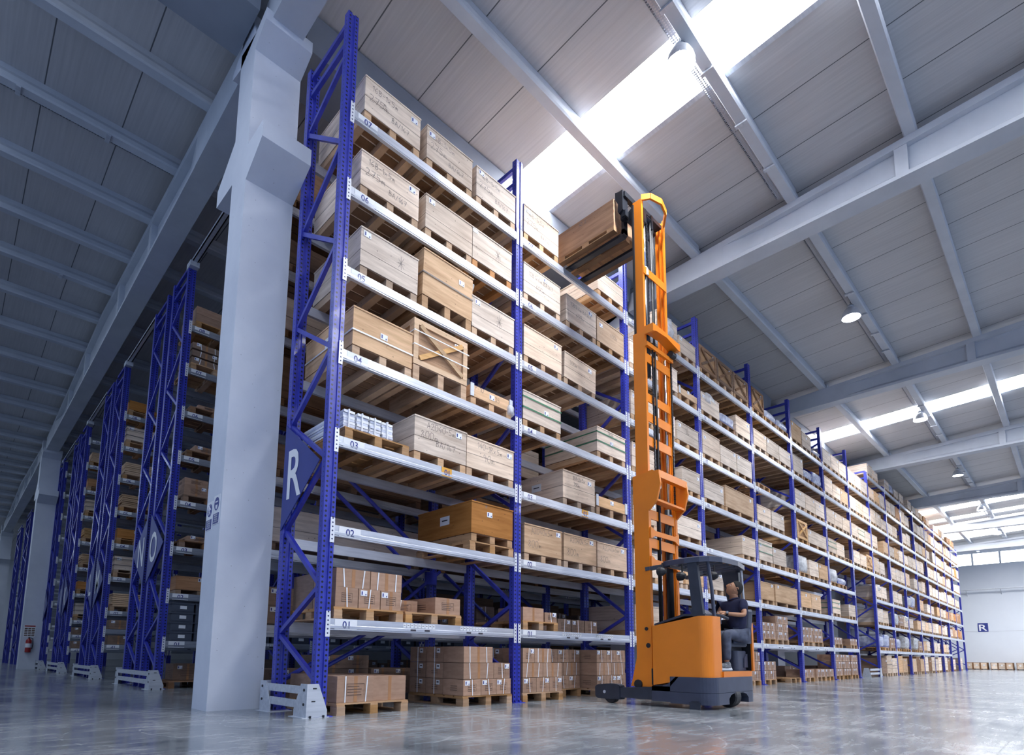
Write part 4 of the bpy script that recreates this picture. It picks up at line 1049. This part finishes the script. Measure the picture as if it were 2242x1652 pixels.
tb(MB().lathe([(.0,4.52),(.12,4.52),(.135,4.54),(.135,4.66),(.12,4.68),(.0,4.68)], 28, (0,-2.16,.135), 'x'), 'drive_wheel', M['black']).rotation_euler = (0,0,0)
# orange hood (battery and hydraulics): left body with the rounded rear corner
HX = 4.24
def hood(z0, z1f, z1r):
    pl = rounded(XL+.01, HX, YR+.03, YF, .13, ('bl',), 8); b = MB(); n = len(pl)
    top = lambda y: z1f + (z1r-z1f)*min(1,max(0,(YF-y)/.45))
    vs = [(x,y,.27 if y > -1.7 else (.27+(.115)*min(1,(-1.7-y)/.12))) for x,y in pl] + [(x,y,top(y)) for x,y in pl]
    b.add(vs, [(i,(i+1)%n,n+(i+1)%n,n+i) for i in range(n)] + [tuple(range(n-1,-1,-1)), tuple(range(n,2*n))]); return b
hd = hood(.27, 1.03, 1.135); hd.v = [(x,y,z) for x,y,z in hd.v]
tb(hd, 'hood', M['orange'])
tb(MB().box(HX, XR-.02, YF-.38, YF, .385, 1.10), 'hood_core', M['char'])
b = MB().prism([(-1.50,1.035),(-1.92,1.14),(-2.2,1.135),(-2.2,1.155),(-1.92,1.17),(-1.50,1.06)], 'x', XL+.03, HX+.03)
tb(b, 'hood_cover', M['char'])
tb(MB().box(HX-.06, 4.52, -2.14, -1.86, 1.05, 1.16).prism([(-2.10,1.16),(-1.86,1.16),(-1.86,1.26),(-1.98,1.25)], 'x', HX-.02, 4.46), 'dashboard', M['slate'], bevel=.01)
tb(MB().tube([(4.30,-2.16,1.17),(4.36,-2.22,1.15),(4.44,-2.26,1.12)], .02, 8).lathe([(.0,0),(.075,0),(.085,.01),(.0,.014)], 18, (4.40,-2.14,1.165)), 'steering_wheel', M['char'])
# step, floor and far side panel of the cab
tb(MB().prism(rounded(HX, XR-.005, YR+.012, -1.86, .12, ('br',)), 'z', .385, .455), 'step', M['orange'])
tb(MB().box(HX+.01, XR-.06, YR+.05, -1.86, .455, .462), 'floor_mat', M['char'])
tb(MB().prism([(YR+.02,.455),(YR+.02,1.10),(YR+.10,1.16),(-1.5,1.16),(-1.5,.455)], 'x', XR-.05, XR-.02, 1).box(XR-.055, XR-.005, YR+.012, YR+.035, .455, 1.10, 0), 'side_panel', [M['orange'], M['bsteel']])
tb(MB().box(XR-.09, XR-.045, -2.2, -1.95, 1.10, 1.36), 'back_screen', M['bsteel'])
# seat
S = tb(MB().prism(rounded(4.79, 5.12, -2.20, -1.75, .05, ('bl','br','tl','tr')), 'z', .46, .72), 'seat_pedestal', M['slate'], bevel=.012)
tb(MB().prism([(4.99,.50),(5.10,.50),(5.10,.68),(5.06,.67),(5.0,.62)], 'y', -2.215, -2.20), 'pedestal_cover', M['slate'])
tb(MB().box(4.78,5.10,-2.14,-1.80,.72,.77), 'seat_base', M['black'])
RZ = math.radians(150)      # the driver sits turned towards the mast
def seat_pt(u, v, z):       # u forward along the seat, v to the driver's left
    c, s_ = math.cos(RZ), math.sin(RZ); return (4.93+u*c-v*s_, -2.0+u*s_+v*c, z)
def seat_slab(u0,u1,v0,v1,z0,z1,r=.05,lean=0.0):
    b = MB(); pl = rounded(u0,u1,v0,v1,r,('bl','br','tl','tr'),4); n = len(pl); L = []
    for k,(zz,ins) in enumerate(((z0,.015),(z0+.02,0),(z1-.03,0),(z1,.025))):
        for u,v in pl:
            cu,cv = (u0+u1)/2,(v0+v1)/2
            L.append(seat_pt(cu+(u-cu)*(1-ins*4)-lean*(zz-z0), cv+(v-cv)*(1-ins*4), zz))
    fs = [(k*n+i,k*n+(i+1)%n,(k+1)*n+(i+1)%n,(k+1)*n+i) for k in range(3) for i in range(n)]+[tuple(range(n-1,-1,-1)),tuple(range(3*n,4*n))]
    return b.add(L, fs)
tb(seat_slab(-.20,.20,-.20,.20,.77,.85), 'seat_cushion', M['seatc'], smooth=False)
tb(seat_slab(-.27,-.18,-.19,.19,.86,1.28,.04,.12), 'seat_back', M['seatc'])
# overhead guard
out = [(3.99,-1.62),(3.93,-1.95),(3.95,-2.14),(4.02,-2.24),(4.25,-2.30),(4.7,-2.31),(5.05,-2.25),(5.20,-2.12),(5.22,-1.9),(5.20,-1.62)]
zt = lambda x, y: 1.885 + .02*math.sin(min(1,max(0,(x-3.9)/1.3))*PI)
n = len(out); b = MB()
inn = [(4.6+(x-4.6)*.86, -1.93+(y+1.93)*.82) for x,y in out]
vs = [(x,y,zt(x,y)-.075) for x,y in out]+[(x,y,zt(x,y)-.01) for x,y in out]+[(x,y,zt(x,y)+.01) for x,y in inn]+[(x,y,zt(x,y)-.055) for x,y in inn]
b.add(vs, [(k*n+i,k*n+(i+1)%n,((k+1)%4)*n+(i+1)%n,((k+1)%4)*n+i) for k in range(4) for i in range(n)])
og = tb(b, 'overhead_guard', M['slate'])
b = MB()
for q in range(6): b.box(4.1+.18*q, 4.13+.18*q, -2.2, -1.66, 1.84, 1.87)
b.box(4.0,5.15,-1.68,-1.62,1.83,1.88); tb(b, 'guard_bars', M['char'])
tb(MB().bar((4.10,-1.66,1.84),(3.98,-1.36,1.80),.06,.05).bar((5.1,-1.66,1.84),(5.1,-1.36,1.80),.06,.05), 'guard_bracket', M['char'])
tb(MB().prism([(-2.03,1.13),(-2.17,1.12),(-2.10,1.83),(-1.97,1.86)], 'x', XL+.05, XL+.11), 'front_pillar', M['char'])
tb(MB().tube([(4.16,-2.21,1.13),(4.14,-2.20,1.5),(4.07,-2.19,1.84)], .022, 8), 'grab_bar', M['slate'])
tb(MB().prism([(-2.16,1.16),(-2.02,1.16),(-1.90,1.84),(-2.14,1.84)], 'x', XR-.11, XR-.05), 'rear_pillar', M['char'])
tb(MB().tube([(5.20,-2.17,1.16),(5.16,-2.17,1.5),(5.08,-2.19,1.84)], .015, 8), 'rear_rail', M['guard'])
for c in ((3.97,-1.62,1.745),(4.62,-2.02,1.72),(4.25,-1.75,1.70)):
    l = tb(MB().lathe([(.0,-.05),(.03,-.045),(.058,.0),(.062,.05),(.055,.062),(.0,.066)], 14, c, 'y').tube([(c[0],c[1],c[2]+.05),(c[0],c[1],1.86)], .012, 6), 'work_light', M['black'], smooth=False)
# mast: three nested stages, each a pair of channels with cross members
def rails(name, xa, xb, y0, y1, z0, z1, fl=.05, web=.018):
    for x, s in ((xa,1),(xb,-1)):
        b = MB().box(min(x,x+s*web), max(x,x+s*web), y0, y1, z0, z1)
        for y in (y0, y1-.022, (y0+y1)/2-.008): b.box(min(x+s*.002,x+s*fl), max(x+s*.002,x+s*fl), y+.0015, y-.0015+(.022 if y != (y0+y1)/2-.008 else .016), z0, z1)
        tb(b, name, M['orange'])
MX = 3.975; MR = 4.76
rails('outer_mast_rail', MX, MR, -1.43, -1.20, .24, 3.10, .055)
tb(MB().prism([(-1.20,.24),(-1.10,.24),(-1.12,.30),(-1.20,.62)], 'x', MX, MX+.04).prism([(-1.20,.24),(-1.10,.24),(-1.12,.30),(-1.20,.62)], 'x', MR-.04, MR), 'mast_foot', M['orange'])
rails('middle_mast_rail', MX+.03, MR-.03, -1.42, -1.23, .40, 5.24, .05)
rails('inner_mast_rail', MX+.055, MR-.06, -1.40, -1.255, .9, 7.34, .05)
tb(MB().box(MX+.02, MX+.032, -1.24,-1.20, .4, 3.1).box(MX+.035,MX+.05,-1.262,-1.225,3.1,5.24).box(MX+.04,MX+.058,-1.275,-1.245,5.24,7.3).box(MX+.033,MX+.04,-1.40,-1.385,3.2,5.1), 'roller_track', M['black'])
# yokes and cross plates (facing the driver)
b = MB()
for x in (MX, MR-.03):
    b.prism([(-1.20,2.72),(-1.43,2.60),(-1.56,2.72),(-1.62,2.95),(-1.60,3.10),(-1.50,3.16),(-1.195,3.12),(-1.195,2.72)], 'x', x-.004 if x < 4.2 else x, x+.03 if x < 4.2 else x+.034)
b.prism([(-1.52,3.04),(-1.60,3.04),(-1.60,3.14),(-1.52,3.14)], 'x', MX, MR).box(MX, MR, -1.56, -1.44, 2.72, 2.75)
tb(b, 'outer_yoke', M['orange'])
def dogbone(z, h=.07, zz=.15, y=-1.455):
    w = MR-MX; return MB().prism([(MX+.01,z-zz/2),(MX+.04,z-zz/2),(MX+.12,z-h/2),(MR-.12,z-h/2),(MR-.04,z-zz/2),(MR-.01,z-zz/2),(MR-.01,z+zz/2),(MR-.04,z+zz/2),(MR-.12,z+h/2),(MX+.12,z+h/2),(MX+.04,z+zz/2),(MX+.01,z+zz/2)], 'y', y, y+.02)
for z in (2.30, 1.90): tb(dogbone(z), 'outer_cross_plate', M['orange'])
b = MB().prism([(MX+.02,5.17),(MX+.10,5.20),(MX+.4,5.22),(MR-.05,5.16),(MR+.0,5.16),(MR+.0,5.27),(MR-.1,5.27),(MX+.3,5.29),(MX+.02,5.29)], 'y', -1.56, -1.42).box(MX+.03,MR-.03,-1.46,-1.42,5.0,5.06)
tb(b, 'middle_yoke', M['orange'])
for z in (4.78, 3.9, 3.55, 2.5, 2.1): tb(MB().box(MX+.05, MR-.05, -1.42, -1.40, z, z+.13), 'middle_cross_plate', M['orange'])
for z in (6.15, 4.2): tb(MB().box(MX+.06, MR-.08, -1.41, -1.395, z, z+.12), 'inner_cross_plate', M['orange'])
b = MB()
pts = [(MX+.07,-1.39,7.36),(MX+.14,-1.50,7.36),(MX+.35,-1.56,7.36),(MX+.55,-1.52,7.33),(MR-.08,-1.39,7.28)]
for p, q in zip(pts, pts[1:]): b.bar(p, q, .03, .09)
tb(b, 'mast_head', M['orange'])
tb(MB().box(MX+.10, MR-.12, -1.38, -1.28, 7.20, 7.26).box(MX+.10,MX+.16,-1.42,-1.30,6.98,7.2).box(MX+.30,MX+.34,-1.42,-1.30,6.98,7.2), 'head_plate', M['bsteel'])
# cylinders, chains and hoses
for x, z0, z1, r, m, nm in ((MX+.17,6.28,7.05,.028,'chrome','lift_rod'),(MX+.17,4.6,6.28,.045,'bsteel','lift_cylinder'),(MX+.10,2.9,5.05,.026,'chrome','lift_rod'),(MR-.09,2.8,5.05,.026,'chrome','lift_rod'),(MX+.09,.6,2.72,.034,'slate','lift_cylinder'),(MR-.13,1.1,2.74,.05,'bsteel','lift_cylinder')):
    tb(MB().tube([(x,-1.36,z0),(x,-1.36,z1)], r, 14), nm, M[m], smooth=True)
tb(MB().lathe([(.06,6.16),(.06,6.24),(.045,6.30)], 14, (MX+.17,-1.36,0)).lathe([(.058,2.55),(.058,2.66)],14,(MR-.13,-1.36,0)).lathe([(.056,1.9),(.056,1.98)],14,(MR-.13,-1.36,0)), 'cylinder_collar', M['guard'])
def chain(x, y, z0, z1):
    b = MB(); k = 0; z = z0
    while z < z1:
        b.box(x-.016 if k%2 else x-.011, x+.016 if k%2 else x+.011, y-.008, y+.008, z, z+.026); z += .03; k += 1
    return b
for x, y, z0, z1 in ((MX+.24,-1.37,4.6,7.1),(MX+.21,-1.43,2.8,5.1),(MR-.05,-1.43,2.8,5.1),(MX+.34,-1.39,2.9,4.7)):
    tb(chain(x,y,z0,z1), 'lift_chain', M['bsteel'])
for x, y, z0, z1, w in ((MX+.30,-1.39,1.0,7.1,.03),(MX+.36,-1.38,4.6,7.1,.0),(MX+.28,-1.43,.9,5.0,.02),(MX+.33,-1.40,.9,5.0,-.02),(MX+.40,-1.36,5.3,7.1,.04)):
    tb(MB().tube([(x,y,z0),(x+w*.3,y,(z0+z1)*.5),(x+w,y,z0+.7*(z1-z0)),(x,y,z1)], .014, 6), 'hydraulic_hose', M['black'], smooth=True)
tb(MB().lathe([(.0,MR-.14),(.05,MR-.14),(.05,MR-.03),(.0,MR-.03)], 14, (0,-1.47,5.10), 'x').lathe([(.0,MX+.2),(.05,MX+.2),(.05,MX+.36),(.0,MX+.36)],14,(0,-1.36,7.12),'x'), 'chain_pulley', M['bsteel'])
tb(MB().lathe([(.0,MX-.012),(.024,MX-.012),(.024,MX+.0)], 14, (0,-1.36,1.0), 'x').lathe([(.0,MX-.006),(.032,MX-.006),(.032,MX)],14,(0,-1.38,.78),'x').lathe([(.0,MX-.02),(.06,MX-.02),(.06,MX)],16,(0,-1.22,.27),'x').box(MX-.005,MX,-1.52,-1.42,.27,.48), 'mast_fitting', M['black'])
# fork carriage and forks
FZ = 6.985
b = MB().box(4.00,4.09,-1.13,-1.06,FZ+.18,FZ+.62).box(4.42,4.51,-1.13,-1.06,FZ+.18,FZ+.62).box(3.98,4.60,-1.16,-1.09,FZ+.52,FZ+.60).box(3.98,4.60,-1.16,-1.09,FZ+.20,FZ+.29)
b.prism([(-1.06,FZ+.62),(-1.0,FZ+.64),(-1.0,FZ+.52),(-1.05,FZ+.42),(-1.04,FZ+.30),(-1.06,FZ+.26),(-1.13,FZ+.30),(-1.13,FZ+.62)], 'x', 3.955, 4.0)
b.prism([(-1.16,FZ+.30),(-1.27,FZ+.36),(-1.27,FZ+.18),(-1.16,FZ+.12)], 'x', MX+.09, MX+.14).prism([(-1.16,FZ+.30),(-1.27,FZ+.36),(-1.27,FZ+.18),(-1.16,FZ+.12)], 'x', MR-.16, MR-.11)
tb(b, 'fork_carriage', M['bsteel'])
for x in (4.05, 4.43):
    f = MB().box(x,x+.10,-1.085,-1.04,FZ-.02,FZ+.50)
    f.prism([(-1.085,FZ+.06),(-1.085,FZ-.01),(-1.05,FZ-.042),(.04,FZ-.036),(.08,FZ-.022),(.08,FZ-.014),(.02,FZ-.004),(-1.02,FZ+.006),(-1.04,FZ+.06)], 'x', x, x+.10)
    tb(f, 'fork', M['bsteel'])
# ---- the crate held up on the forks
cr = thing('wooden_crate', 'orange-brown crate raised on the forks at the top level', 'crate', (3.93,-.985,7.01))
b = MB().box(0,.76,0,1.08,.085,.52); pen(b,'30M2',(0,.66,.42),(0,-1,0),(0,0,1),.05,1)
o = b.build('crate_box', [M['ply_brown'], M['pencil']], cr)
b = MB()
for xx in (0,.33,.66):
    b.box(xx,xx+.10,0,1.08,0,.016); b.box(xx,xx+.10,.0,1.08,.068,.085)
    for yy in (0,.47,.95): b.box(xx,xx+.10,yy,yy+.13,.016,.068)
for q in range(5): b.box(0,.76,.22*q,.22*q+.18,.080,.086)
b.build('skid', M['slat'], cr)
# ------------------------------------------------------------------ the driver
PF = Vector((-.45,.893,0)).normalized(); PN = Vector((PF.y,-PF.x,0)); P0 = Vector((4.62,-2.0,0)) + PN*.20
def pp(s, z, o=0.0): return P0 + PF*s + PN*o + Vector((0,0,z))
person = thing('person', 'man in navy polo shirt and grey jeans, seated in the truck, looking up', 'person', tuple(pp(-.3,.47)))
PO = person.location.copy()
def skin_mesh(name, m, joints, edges, sub=2, parent=person, root=0):
    """limbs grown from a skeleton: joints (point, rx, ry)"""
    me = D.meshes.new(name); me.from_pydata([tuple(Vector(j[0])-PO) for j in joints], edges, [])
    o = link(name, me, parent); me.materials.append(m)
    md = o.modifiers.new('skin', 'SKIN'); md.use_smooth_shade = True
    sv = me.skin_vertices[0].data
    for i, j in enumerate(joints):
        sv[i].radius = (j[1], j[2] if len(j) > 2 else j[1]); sv[i].use_root = (i == root)
    s2 = o.modifiers.new('sub', 'SUBSURF'); s2.levels = sub; s2.render_levels = sub
    return o
def bake(o):
    dg = bpy.context.evaluated_depsgraph_get(); dg.update()
    me = D.meshes.new_from_object(o.evaluated_get(dg)); o.modifiers.clear(); o.data = me; me.polygons.foreach_set('use_smooth', [True]*len(me.polygons)); return o
# skeleton (s forward in the picture plane, z up, o away from the viewer)
PEL = pp(-.30,.93,.02); SPN = pp(-.295,1.08,.02); CHE = pp(-.265,1.26,.03); NB = pp(-.262,1.40,.03); HB = pp(-.255,1.48,.03)
LS = pp(-.36,1.345,-.08); LE = pp(-.372,1.185,-.15); LW = pp(-.135,1.212,-.17)
RS = pp(-.12,1.335,.15); RE = pp(-.03,1.16,.13); RW = pp(.05,1.19,-.02)
LH = pp(-.33,.92,-.07); LK = pp(-.135,.945,-.24); LA = pp(-.125,.56,-.235)
RH = pp(-.24,.92,.11); RK_ = pp(-.02,.93,.02); RA_ = pp(-.03,.56,.0)
J = [(PEL,.085,.08),(SPN,.09,.08),(CHE,.082,.07),(NB,.06,.055),(HB,.050,.052),
     (LS,.045),(LE,.036),(LW,.026),(RS,.045),(RE,.038),(RW,.025),
     (LH,.065),(LK,.050),(LA,.036),(RH,.065),(RK_,.050),(RA_,.036)]
E_ = [(0,1),(1,2),(2,3),(3,4),(2,5),(5,6),(6,7),(2,8),(8,9),(9,10),(0,11),(11,12),(12,13),(0,14),(14,15),(15,16)]
body = skin_mesh('body', M['skin'], J, E_); bake(body)
# head: tilted back, nose towards the load
HD = PF*1.0
fa = (PF*math.cos(math.radians(38)) + Vector((0,0,1))*math.sin(math.radians(38)) - PN*.12).normalized()   # where the face points
upv = (Vector((0,0,1)) - fa*fa.z).normalized(); side = fa.cross(upv).normalized()                           # side = to his right
HC = pp(-.278,1.553,.02)
def hd(a, u, r): return HC + fa*a + upv*u + side*r - PO      # face axis, up axis, right axis (metres)
b = MB(); nu, nv = 28, 22; vs = []
def headr(th, ph):
    # th round the up axis (0 = face), ph from crown (0) to chin (pi)
    c, s_ = math.cos(th), math.sin(th); up_ = math.cos(ph); w = math.sin(ph)
    a = w*c*.094; r = w*s_*.071; u = up_*.112
    f = max(0, c)
    if up_ < -.1: # jaw narrows, chin comes forward
        k = (-up_-.1)/.9; r *= 1-.30*k; a = a*(1-.12*k) + (.022*k if c > 0 else -.0)*f
        if c < 0: a *= 1-.35*k
    if c > .55 and abs(up_) < .3: a += .006*(1-abs(up_)/.3)
    g = lambda d, wd: math.exp(-(d/wd)**2)
    lat = s_*w*.071
    # nose, brow, eye sockets, lips, chin
    nz = u/.112
    a += f*(.024*g(lat,.012)*g(nz+.22,.14) + .010*g(lat,.009)*g(nz+.02,.2) + .006*g(nz-.16,.08)*g(lat,.045)
            - .010*g(nz+.0,.09)*(g(lat-.030,.014)+g(lat+.030,.014)) + .008*g(nz+.50,.06)*g(lat,.022) - .005*g(nz+.555,.022)*g(lat,.022) + .007*g(nz+.62,.06)*g(lat,.02) + .008*g(nz+.86,.12)*g(lat,.022))
    return hd(a, u, r)
for i in range(nv+1):
    for j in range(nu): vs.append(headr(2*PI*j/nu-PI, PI*i/nv))
b.add(vs, [(i*nu+j,(i+1)*nu+j,(i+1)*nu+(j+1)%nu,i*nu+(j+1)%nu) for i in range(nv) for j in range(nu)])
hm = b.build('head', M['skin'], person, smooth=True)
# join head and body into one continuous body mesh
bmx = bmesh.new(); bmx.from_mesh(body.data); bmx.from_mesh(hm.data)
# neck that carries the head
nk = MB().tube([NB-PO-Vector((0,0,.03)), HB-PO-PF*.004, HC-PO-fa*.012-upv*.05], [.060,.054,.052], 14); mk = nk.mesh('neck', [M['skin']], True); bmx.from_mesh(mk)
er = MB()
for sg in (-1,1):
    c = hd(-.008,-.008,sg*.070)
    er.ell(c, (.012,.012,.012), 12, 8)
    for k in range(9):
        t = -.9+1.9*PI*.62*k/8; p = hd(-.012-.017*math.cos(t+PI*.5), -.006+.030*math.sin(t+PI*.5), sg*.077); er.ell(p, (.0075,.0075,.0075), 8, 6)
me_ = er.mesh('ears', [M['skin']], True); bmx.from_mesh(me_)
# hands: palm, four bent fingers and a thumb each
hands = MB()
def hand(w, fwd, up, s, m):
    fwd = Vector(fwd).normalized(); up = (Vector(up)-fwd*Vector(up).dot(fwd)).normalized(); lat = fwd.cross(up)*s
    Q = lambda a, l, u: w-PO + fwd*a + lat*l + up*u
    m.tube([Q(-.02,0,0),Q(.015,0,.003),Q(.05,.0,.004),Q(.082,0,0)], [.024,.032,.036,.030], 10)
    for k, (l, ln) in enumerate(((-.026,.062),(-.009,.072),(.009,.068),(.026,.052))):
        m.tube([Q(.07,l,.002),Q(.07+ln*.42,l*1.08,.004),Q(.07+ln*.72,l*1.1,-.012),Q(.07+ln*.85,l*1.1,-.034)], [.0105,.0098,.0088,.007], 8)
    m.tube([Q(.018,-.030,-.004),Q(.045,-.050,-.016),Q(.068,-.052,-.030),Q(.084,-.044,-.036)], [.013,.0115,.010,.0075], 8)
hand(LW, (pp(-.02,1.205,-.17)-pp(-.135,1.212,-.17)), (0,0,1), 1, hands)
hand(RW, (pp(.14,1.17,-.06)-RW), (0,0,1), -1, hands)
mh = hands.mesh('hands', [M['skin']], True); bmx.from_mesh(mh)
mb_ = D.meshes.new('body'); bmx.to_mesh(mb_); bmx.free(); mb_.materials.append(M['skin'])
mb_.polygons.foreach_set('use_smooth', [True]*len(mb_.polygons)); body.data = mb_
COL.objects.unlink(hm); D.objects.remove(hm)
# eyes, brows and lips
ey = MB()
for sg in (-1,1): ey.ell(hd(.076,.004,sg*.030), (.0105,.0105,.0105), 10, 8)
ey.build('eye', M['eye'], body, smooth=True)
pu = MB()
for sg in (-1,1):
    pu.ell(hd(.0845,.006,sg*.030), (.005,.005,.005), 8, 6)
    pu.tube([hd(.086,.021,sg*.018),hd(.087,.025,sg*.030),hd(.078,.021,sg*.044)], .0042, 6)
pu.build('eyebrow', M['hair'], body, smooth=True)
MB().tube([hd(.088,-.062,-.020),hd(.098,-.060,0),hd(.088,-.062,.020)], [.002,.0048,.002], 6).build('lips', M['lip'], body, smooth=True)
# hair: short cap on the crown and back
b = MB(); vs = []; nu2, nv2 = 28, 12
for i in range(nv2+1):
    for j in range(nu2):
        th = 2*PI*j/nu2-PI; lim = .30*PI + .36*PI*(.5-.5*math.cos(th))
        ph = lim*i/nv2; p = headr(th, ph); c = HC-PO
        d = (p-c); vs.append(c + d*(1.07 if i < nv2 else 1.0) + upv*.003)
b.add(vs, [(i*nu2+j,(i+1)*nu2+j,(i+1)*nu2+(j+1)%nu2,i*nu2+(j+1)%nu2) for i in range(nv2) for j in range(nu2)])
b.build('hair', M['hair'], body, smooth=True)
# clothes over the body
mid = lambda a, c, t: a+(c-a)*t
SJ = [(pp(-.30,.915,.02),.135,.115),(SPN,.138,.122),(CHE,.150,.125),(NB-Vector((0,0,.015)),.072,.066),(LS,.084),(mid(LS,LE,.74),.066),(RS,.084),(mid(RS,RE,.72),.064)]
bake(skin_mesh('polo_shirt', M['polo'], SJ, [(0,1),(1,2),(2,3),(2,4),(4,5),(2,6),(6,7)]))
MB().tube([pp(-.325,1.43,.03)-PO,pp(-.305,1.432,-.015)-PO,pp(-.255,1.42,-.035)-PO,pp(-.205,1.405,-.012)-PO,pp(-.192,1.41,.04)-PO], [.008,.011,.012,.012,.009], 8).build('collar', M['polo'], person, smooth=True)
JJ = [(pp(-.29,.92,.02),.125,.105),(LH,.094),(LK,.072),(mid(LK,LA,.5),.062),(LA-Vector((0,0,-.02)),.058),(RH,.094),(RK_,.072),(mid(RK_,RA_,.5),.062),(RA_-Vector((0,0,-.02)),.058)]
bake(skin_mesh('jeans', M['jean'], JJ, [(0,1),(1,2),(2,3),(3,4),(0,5),(5,6),(6,7),(7,8)]))
fd = (PF*.8-PN*.6).normalized()
for A in (LA, RA_):
    a = Vector((A.x,A.y,.466))-PO
    def fn(q): return Vector((q.x, q.y, max(q.z,-.75)))
    b = MB().ell((0,0,.042), (.115,.042,.052), 16, 10, 0, fn).ell((-.055,0,.07), (.05,.038,.05), 12, 8)
    b.v = [tuple(a + fd*(x+.045) + Vector((-fd.y,fd.x,0))*y + Vector((0,0,z))) for x,y,z in b.v]
    s_ = b.build('shoe', M['shoe'], person, smooth=True)
    c = MB().tube([(x,y,.006) for x,y in ((-.11,0),(-.06,0),(0,0),(.06,0),(.11,0))], [.030,.042,.044,.044,.028], 8)
    c.v = [tuple(a + fd*(x+.045) + Vector((-fd.y,fd.x,0))*y + Vector((0,0,max(z,0)))) for x,y,z in c.v]
    c.build('sole', M['sign_white'], s_)
wr = mid(LW, LE, .10)
d = (LE-LW).normalized(); b = MB().tube([wr-d*.012-PO, wr+d*.012-PO], .034, 16)
w_ = b.build('watch', M['black'], person, smooth=True)
cdir = (-PN*.9+Vector((0,0,.45))).normalized()
MB().tube([wr-PO+cdir*.026, wr-PO+cdir*.040], .019, 14).build('watch_face', M['chrome'], w_)
MB().tube([LW-PO+PF*.086-PN*.010+Vector((0,0,.014)), LW-PO+PF*.093-PN*.010+Vector((0,0,.012))], .0125, 10).build('ring', M['chrome'], person)
# ------------------------------------------------------------------ signs on the columns, extinguisher
def safety(y, z, label, icon):
    t = thing('safety_sign', label, 'sign', (-.594,y,z), 0, 'blue safety signs on the big column')
    MB().box(-.004,0,-.10,.10,-.17,.17).build('sign_panel', M['sign_white'], t)
    b = MB().box(-.0055,-.004,-.092,.092,-.162,-.045)
    b.lathe([(.0,-.0055),(.078,-.0055),(.078,-.004)], 24, (0,0,.068), 'x'); b.build('sign_field', M['sign_blue'], t)
    w = MB()
    lines = ('MASKESIZ','CALISMAK','TEHLIKELI','VE YASAKTIR')
    for k, l in enumerate(lines): w.text(l, (-.0055,0,-.062-.026*k), (0,-1,0), (0,0,1), .026, lift=.001)
    if icon == 'mask':
        w.prism([(-.035,.055),(.035,.055),(.03,.02),(0,.0),(-.03,.02)], 'x', -.0065, -.0055); w.prism([(-.04,.10),(.04,.10),(.045,.085),(-.045,.085)], 'x', -.0065,-.0055)
    else:
        w.bar((-.006,.0,.125),(-.006,-.005,.06),.001,.03).bar((-.006,0,.06),(-.006,.03,.015),.001,.016).bar((-.006,0,.06),(-.006,-.03,.015),.001,.016).bar((-.006,.005,.10),(-.006,.045,.05),.001,.014).bar((-.006,-.0,.10),(-.006,-.045,.07),.001,.014)
        w.ell((-.006,0,.137), (.001,.013,.013), 10, 6)
    w.build('sign_print', M['sign_white'], t)
safety(1.645, 2.215, 'blue and white safety sign with a worker figure on the big column', 'man')
safety(1.415, 2.255, 'blue and white safety sign with a face mask on the big column', 'mask')
t = thing('fire_extinguisher', 'red fire extinguisher hung on the distant column', 'extinguisher', (-.36,1.27+SP-.11,.62))
MB().lathe([(.0,0),(.085,0),(.09,.02),(.09,.42),(.075,.47),(.03,.50),(.03,.53)], 18).build('cylinder', M['red'], t, smooth=True)
MB().lathe([(.0915,.18),(.0915,.33)], 18).build('label', M['paper'], t)
MB().box(-.02,.02,-.06,.05,.53,.57).tube([(.03,0,.54),(.11,-.02,.52),(.13,-.02,.30),(.11,-.02,.12)], .014, 6).build('valve_and_hose', M['black'], t)
t = thing('notice_board', 'white notice sheet above the fire extinguisher', 'notice', (-.36,1.27+SP,1.42))
b = MB().box(-.17,.17,-.012,0,-.22,.22,0).box(-.16,.16,-.014,-.012,.16,.21,1)
for r_ in range(5):
    for c_ in range(3): b.box(-.15+.105*c_,-.06+.105*c_,-.0135,-.012,-.19+.065*r_,-.15+.065*r_,2)
b.build('sheet', [M['paper'], M['red'], M['print']], t)
t = thing('cable', 'thin grey cable clipped up the edge of the big column', 'cable', (.012,1.45,0))
MB().tube([(0,0,.2),(0,0,4.0),(0,.01,8.2)], .014, 6).build('conduit', M['guard'], t)
for z in (.9,2.1,3.3,4.6,5.9): MB().box(-.012,.016,-.025,.025,z,z+.03).build('clip', M['bsteel'], t)

# ------------------------------------------------------------------ light, camera
w = D.worlds.new('world'); SC.world = w; w.use_nodes = True
bg = w.node_tree.nodes['Background']; bg.inputs[0].default_value = (.42,.60,1.0,1); bg.inputs[1].default_value = 0.42
cam = D.cameras.new('camera'); co = D.objects.new('camera', cam); COL.objects.link(co); SC.camera = co
co.location = (-2.6939,-5.4074,.6128); co.rotation_euler = (1.6989,-.0090,-.7779)
cam.sensor_fit = 'HORIZONTAL'; cam.sensor_width = 36; cam.lens = 36*1241.8935/2242
cam.shift_x = .0089; cam.shift_y = .20128; cam.clip_end = 300; cam.clip_start = .05
vs_ = SC.view_settings; SC.display_settings.display_device = 'sRGB'
vs_.view_transform = 'Standard'; vs_.look = 'None'; vs_.gamma = 1; vs_.exposure = 0.78; vs_.use_curve_mapping = False
cy = SC.cycles
cy.max_bounces = 7; cy.diffuse_bounces = 4; cy.glossy_bounces = 3; cy.transmission_bounces = 4; cy.transparent_max_bounces = 12
cy.caustics_reflective = False; cy.caustics_refractive = False; cy.use_denoising = True; cy.sample_clamp_indirect = 6
cy.use_light_tree = True
for lab, us in USED.items():
    if len(us) > 1: print('SAME LABEL', len(us), lab)
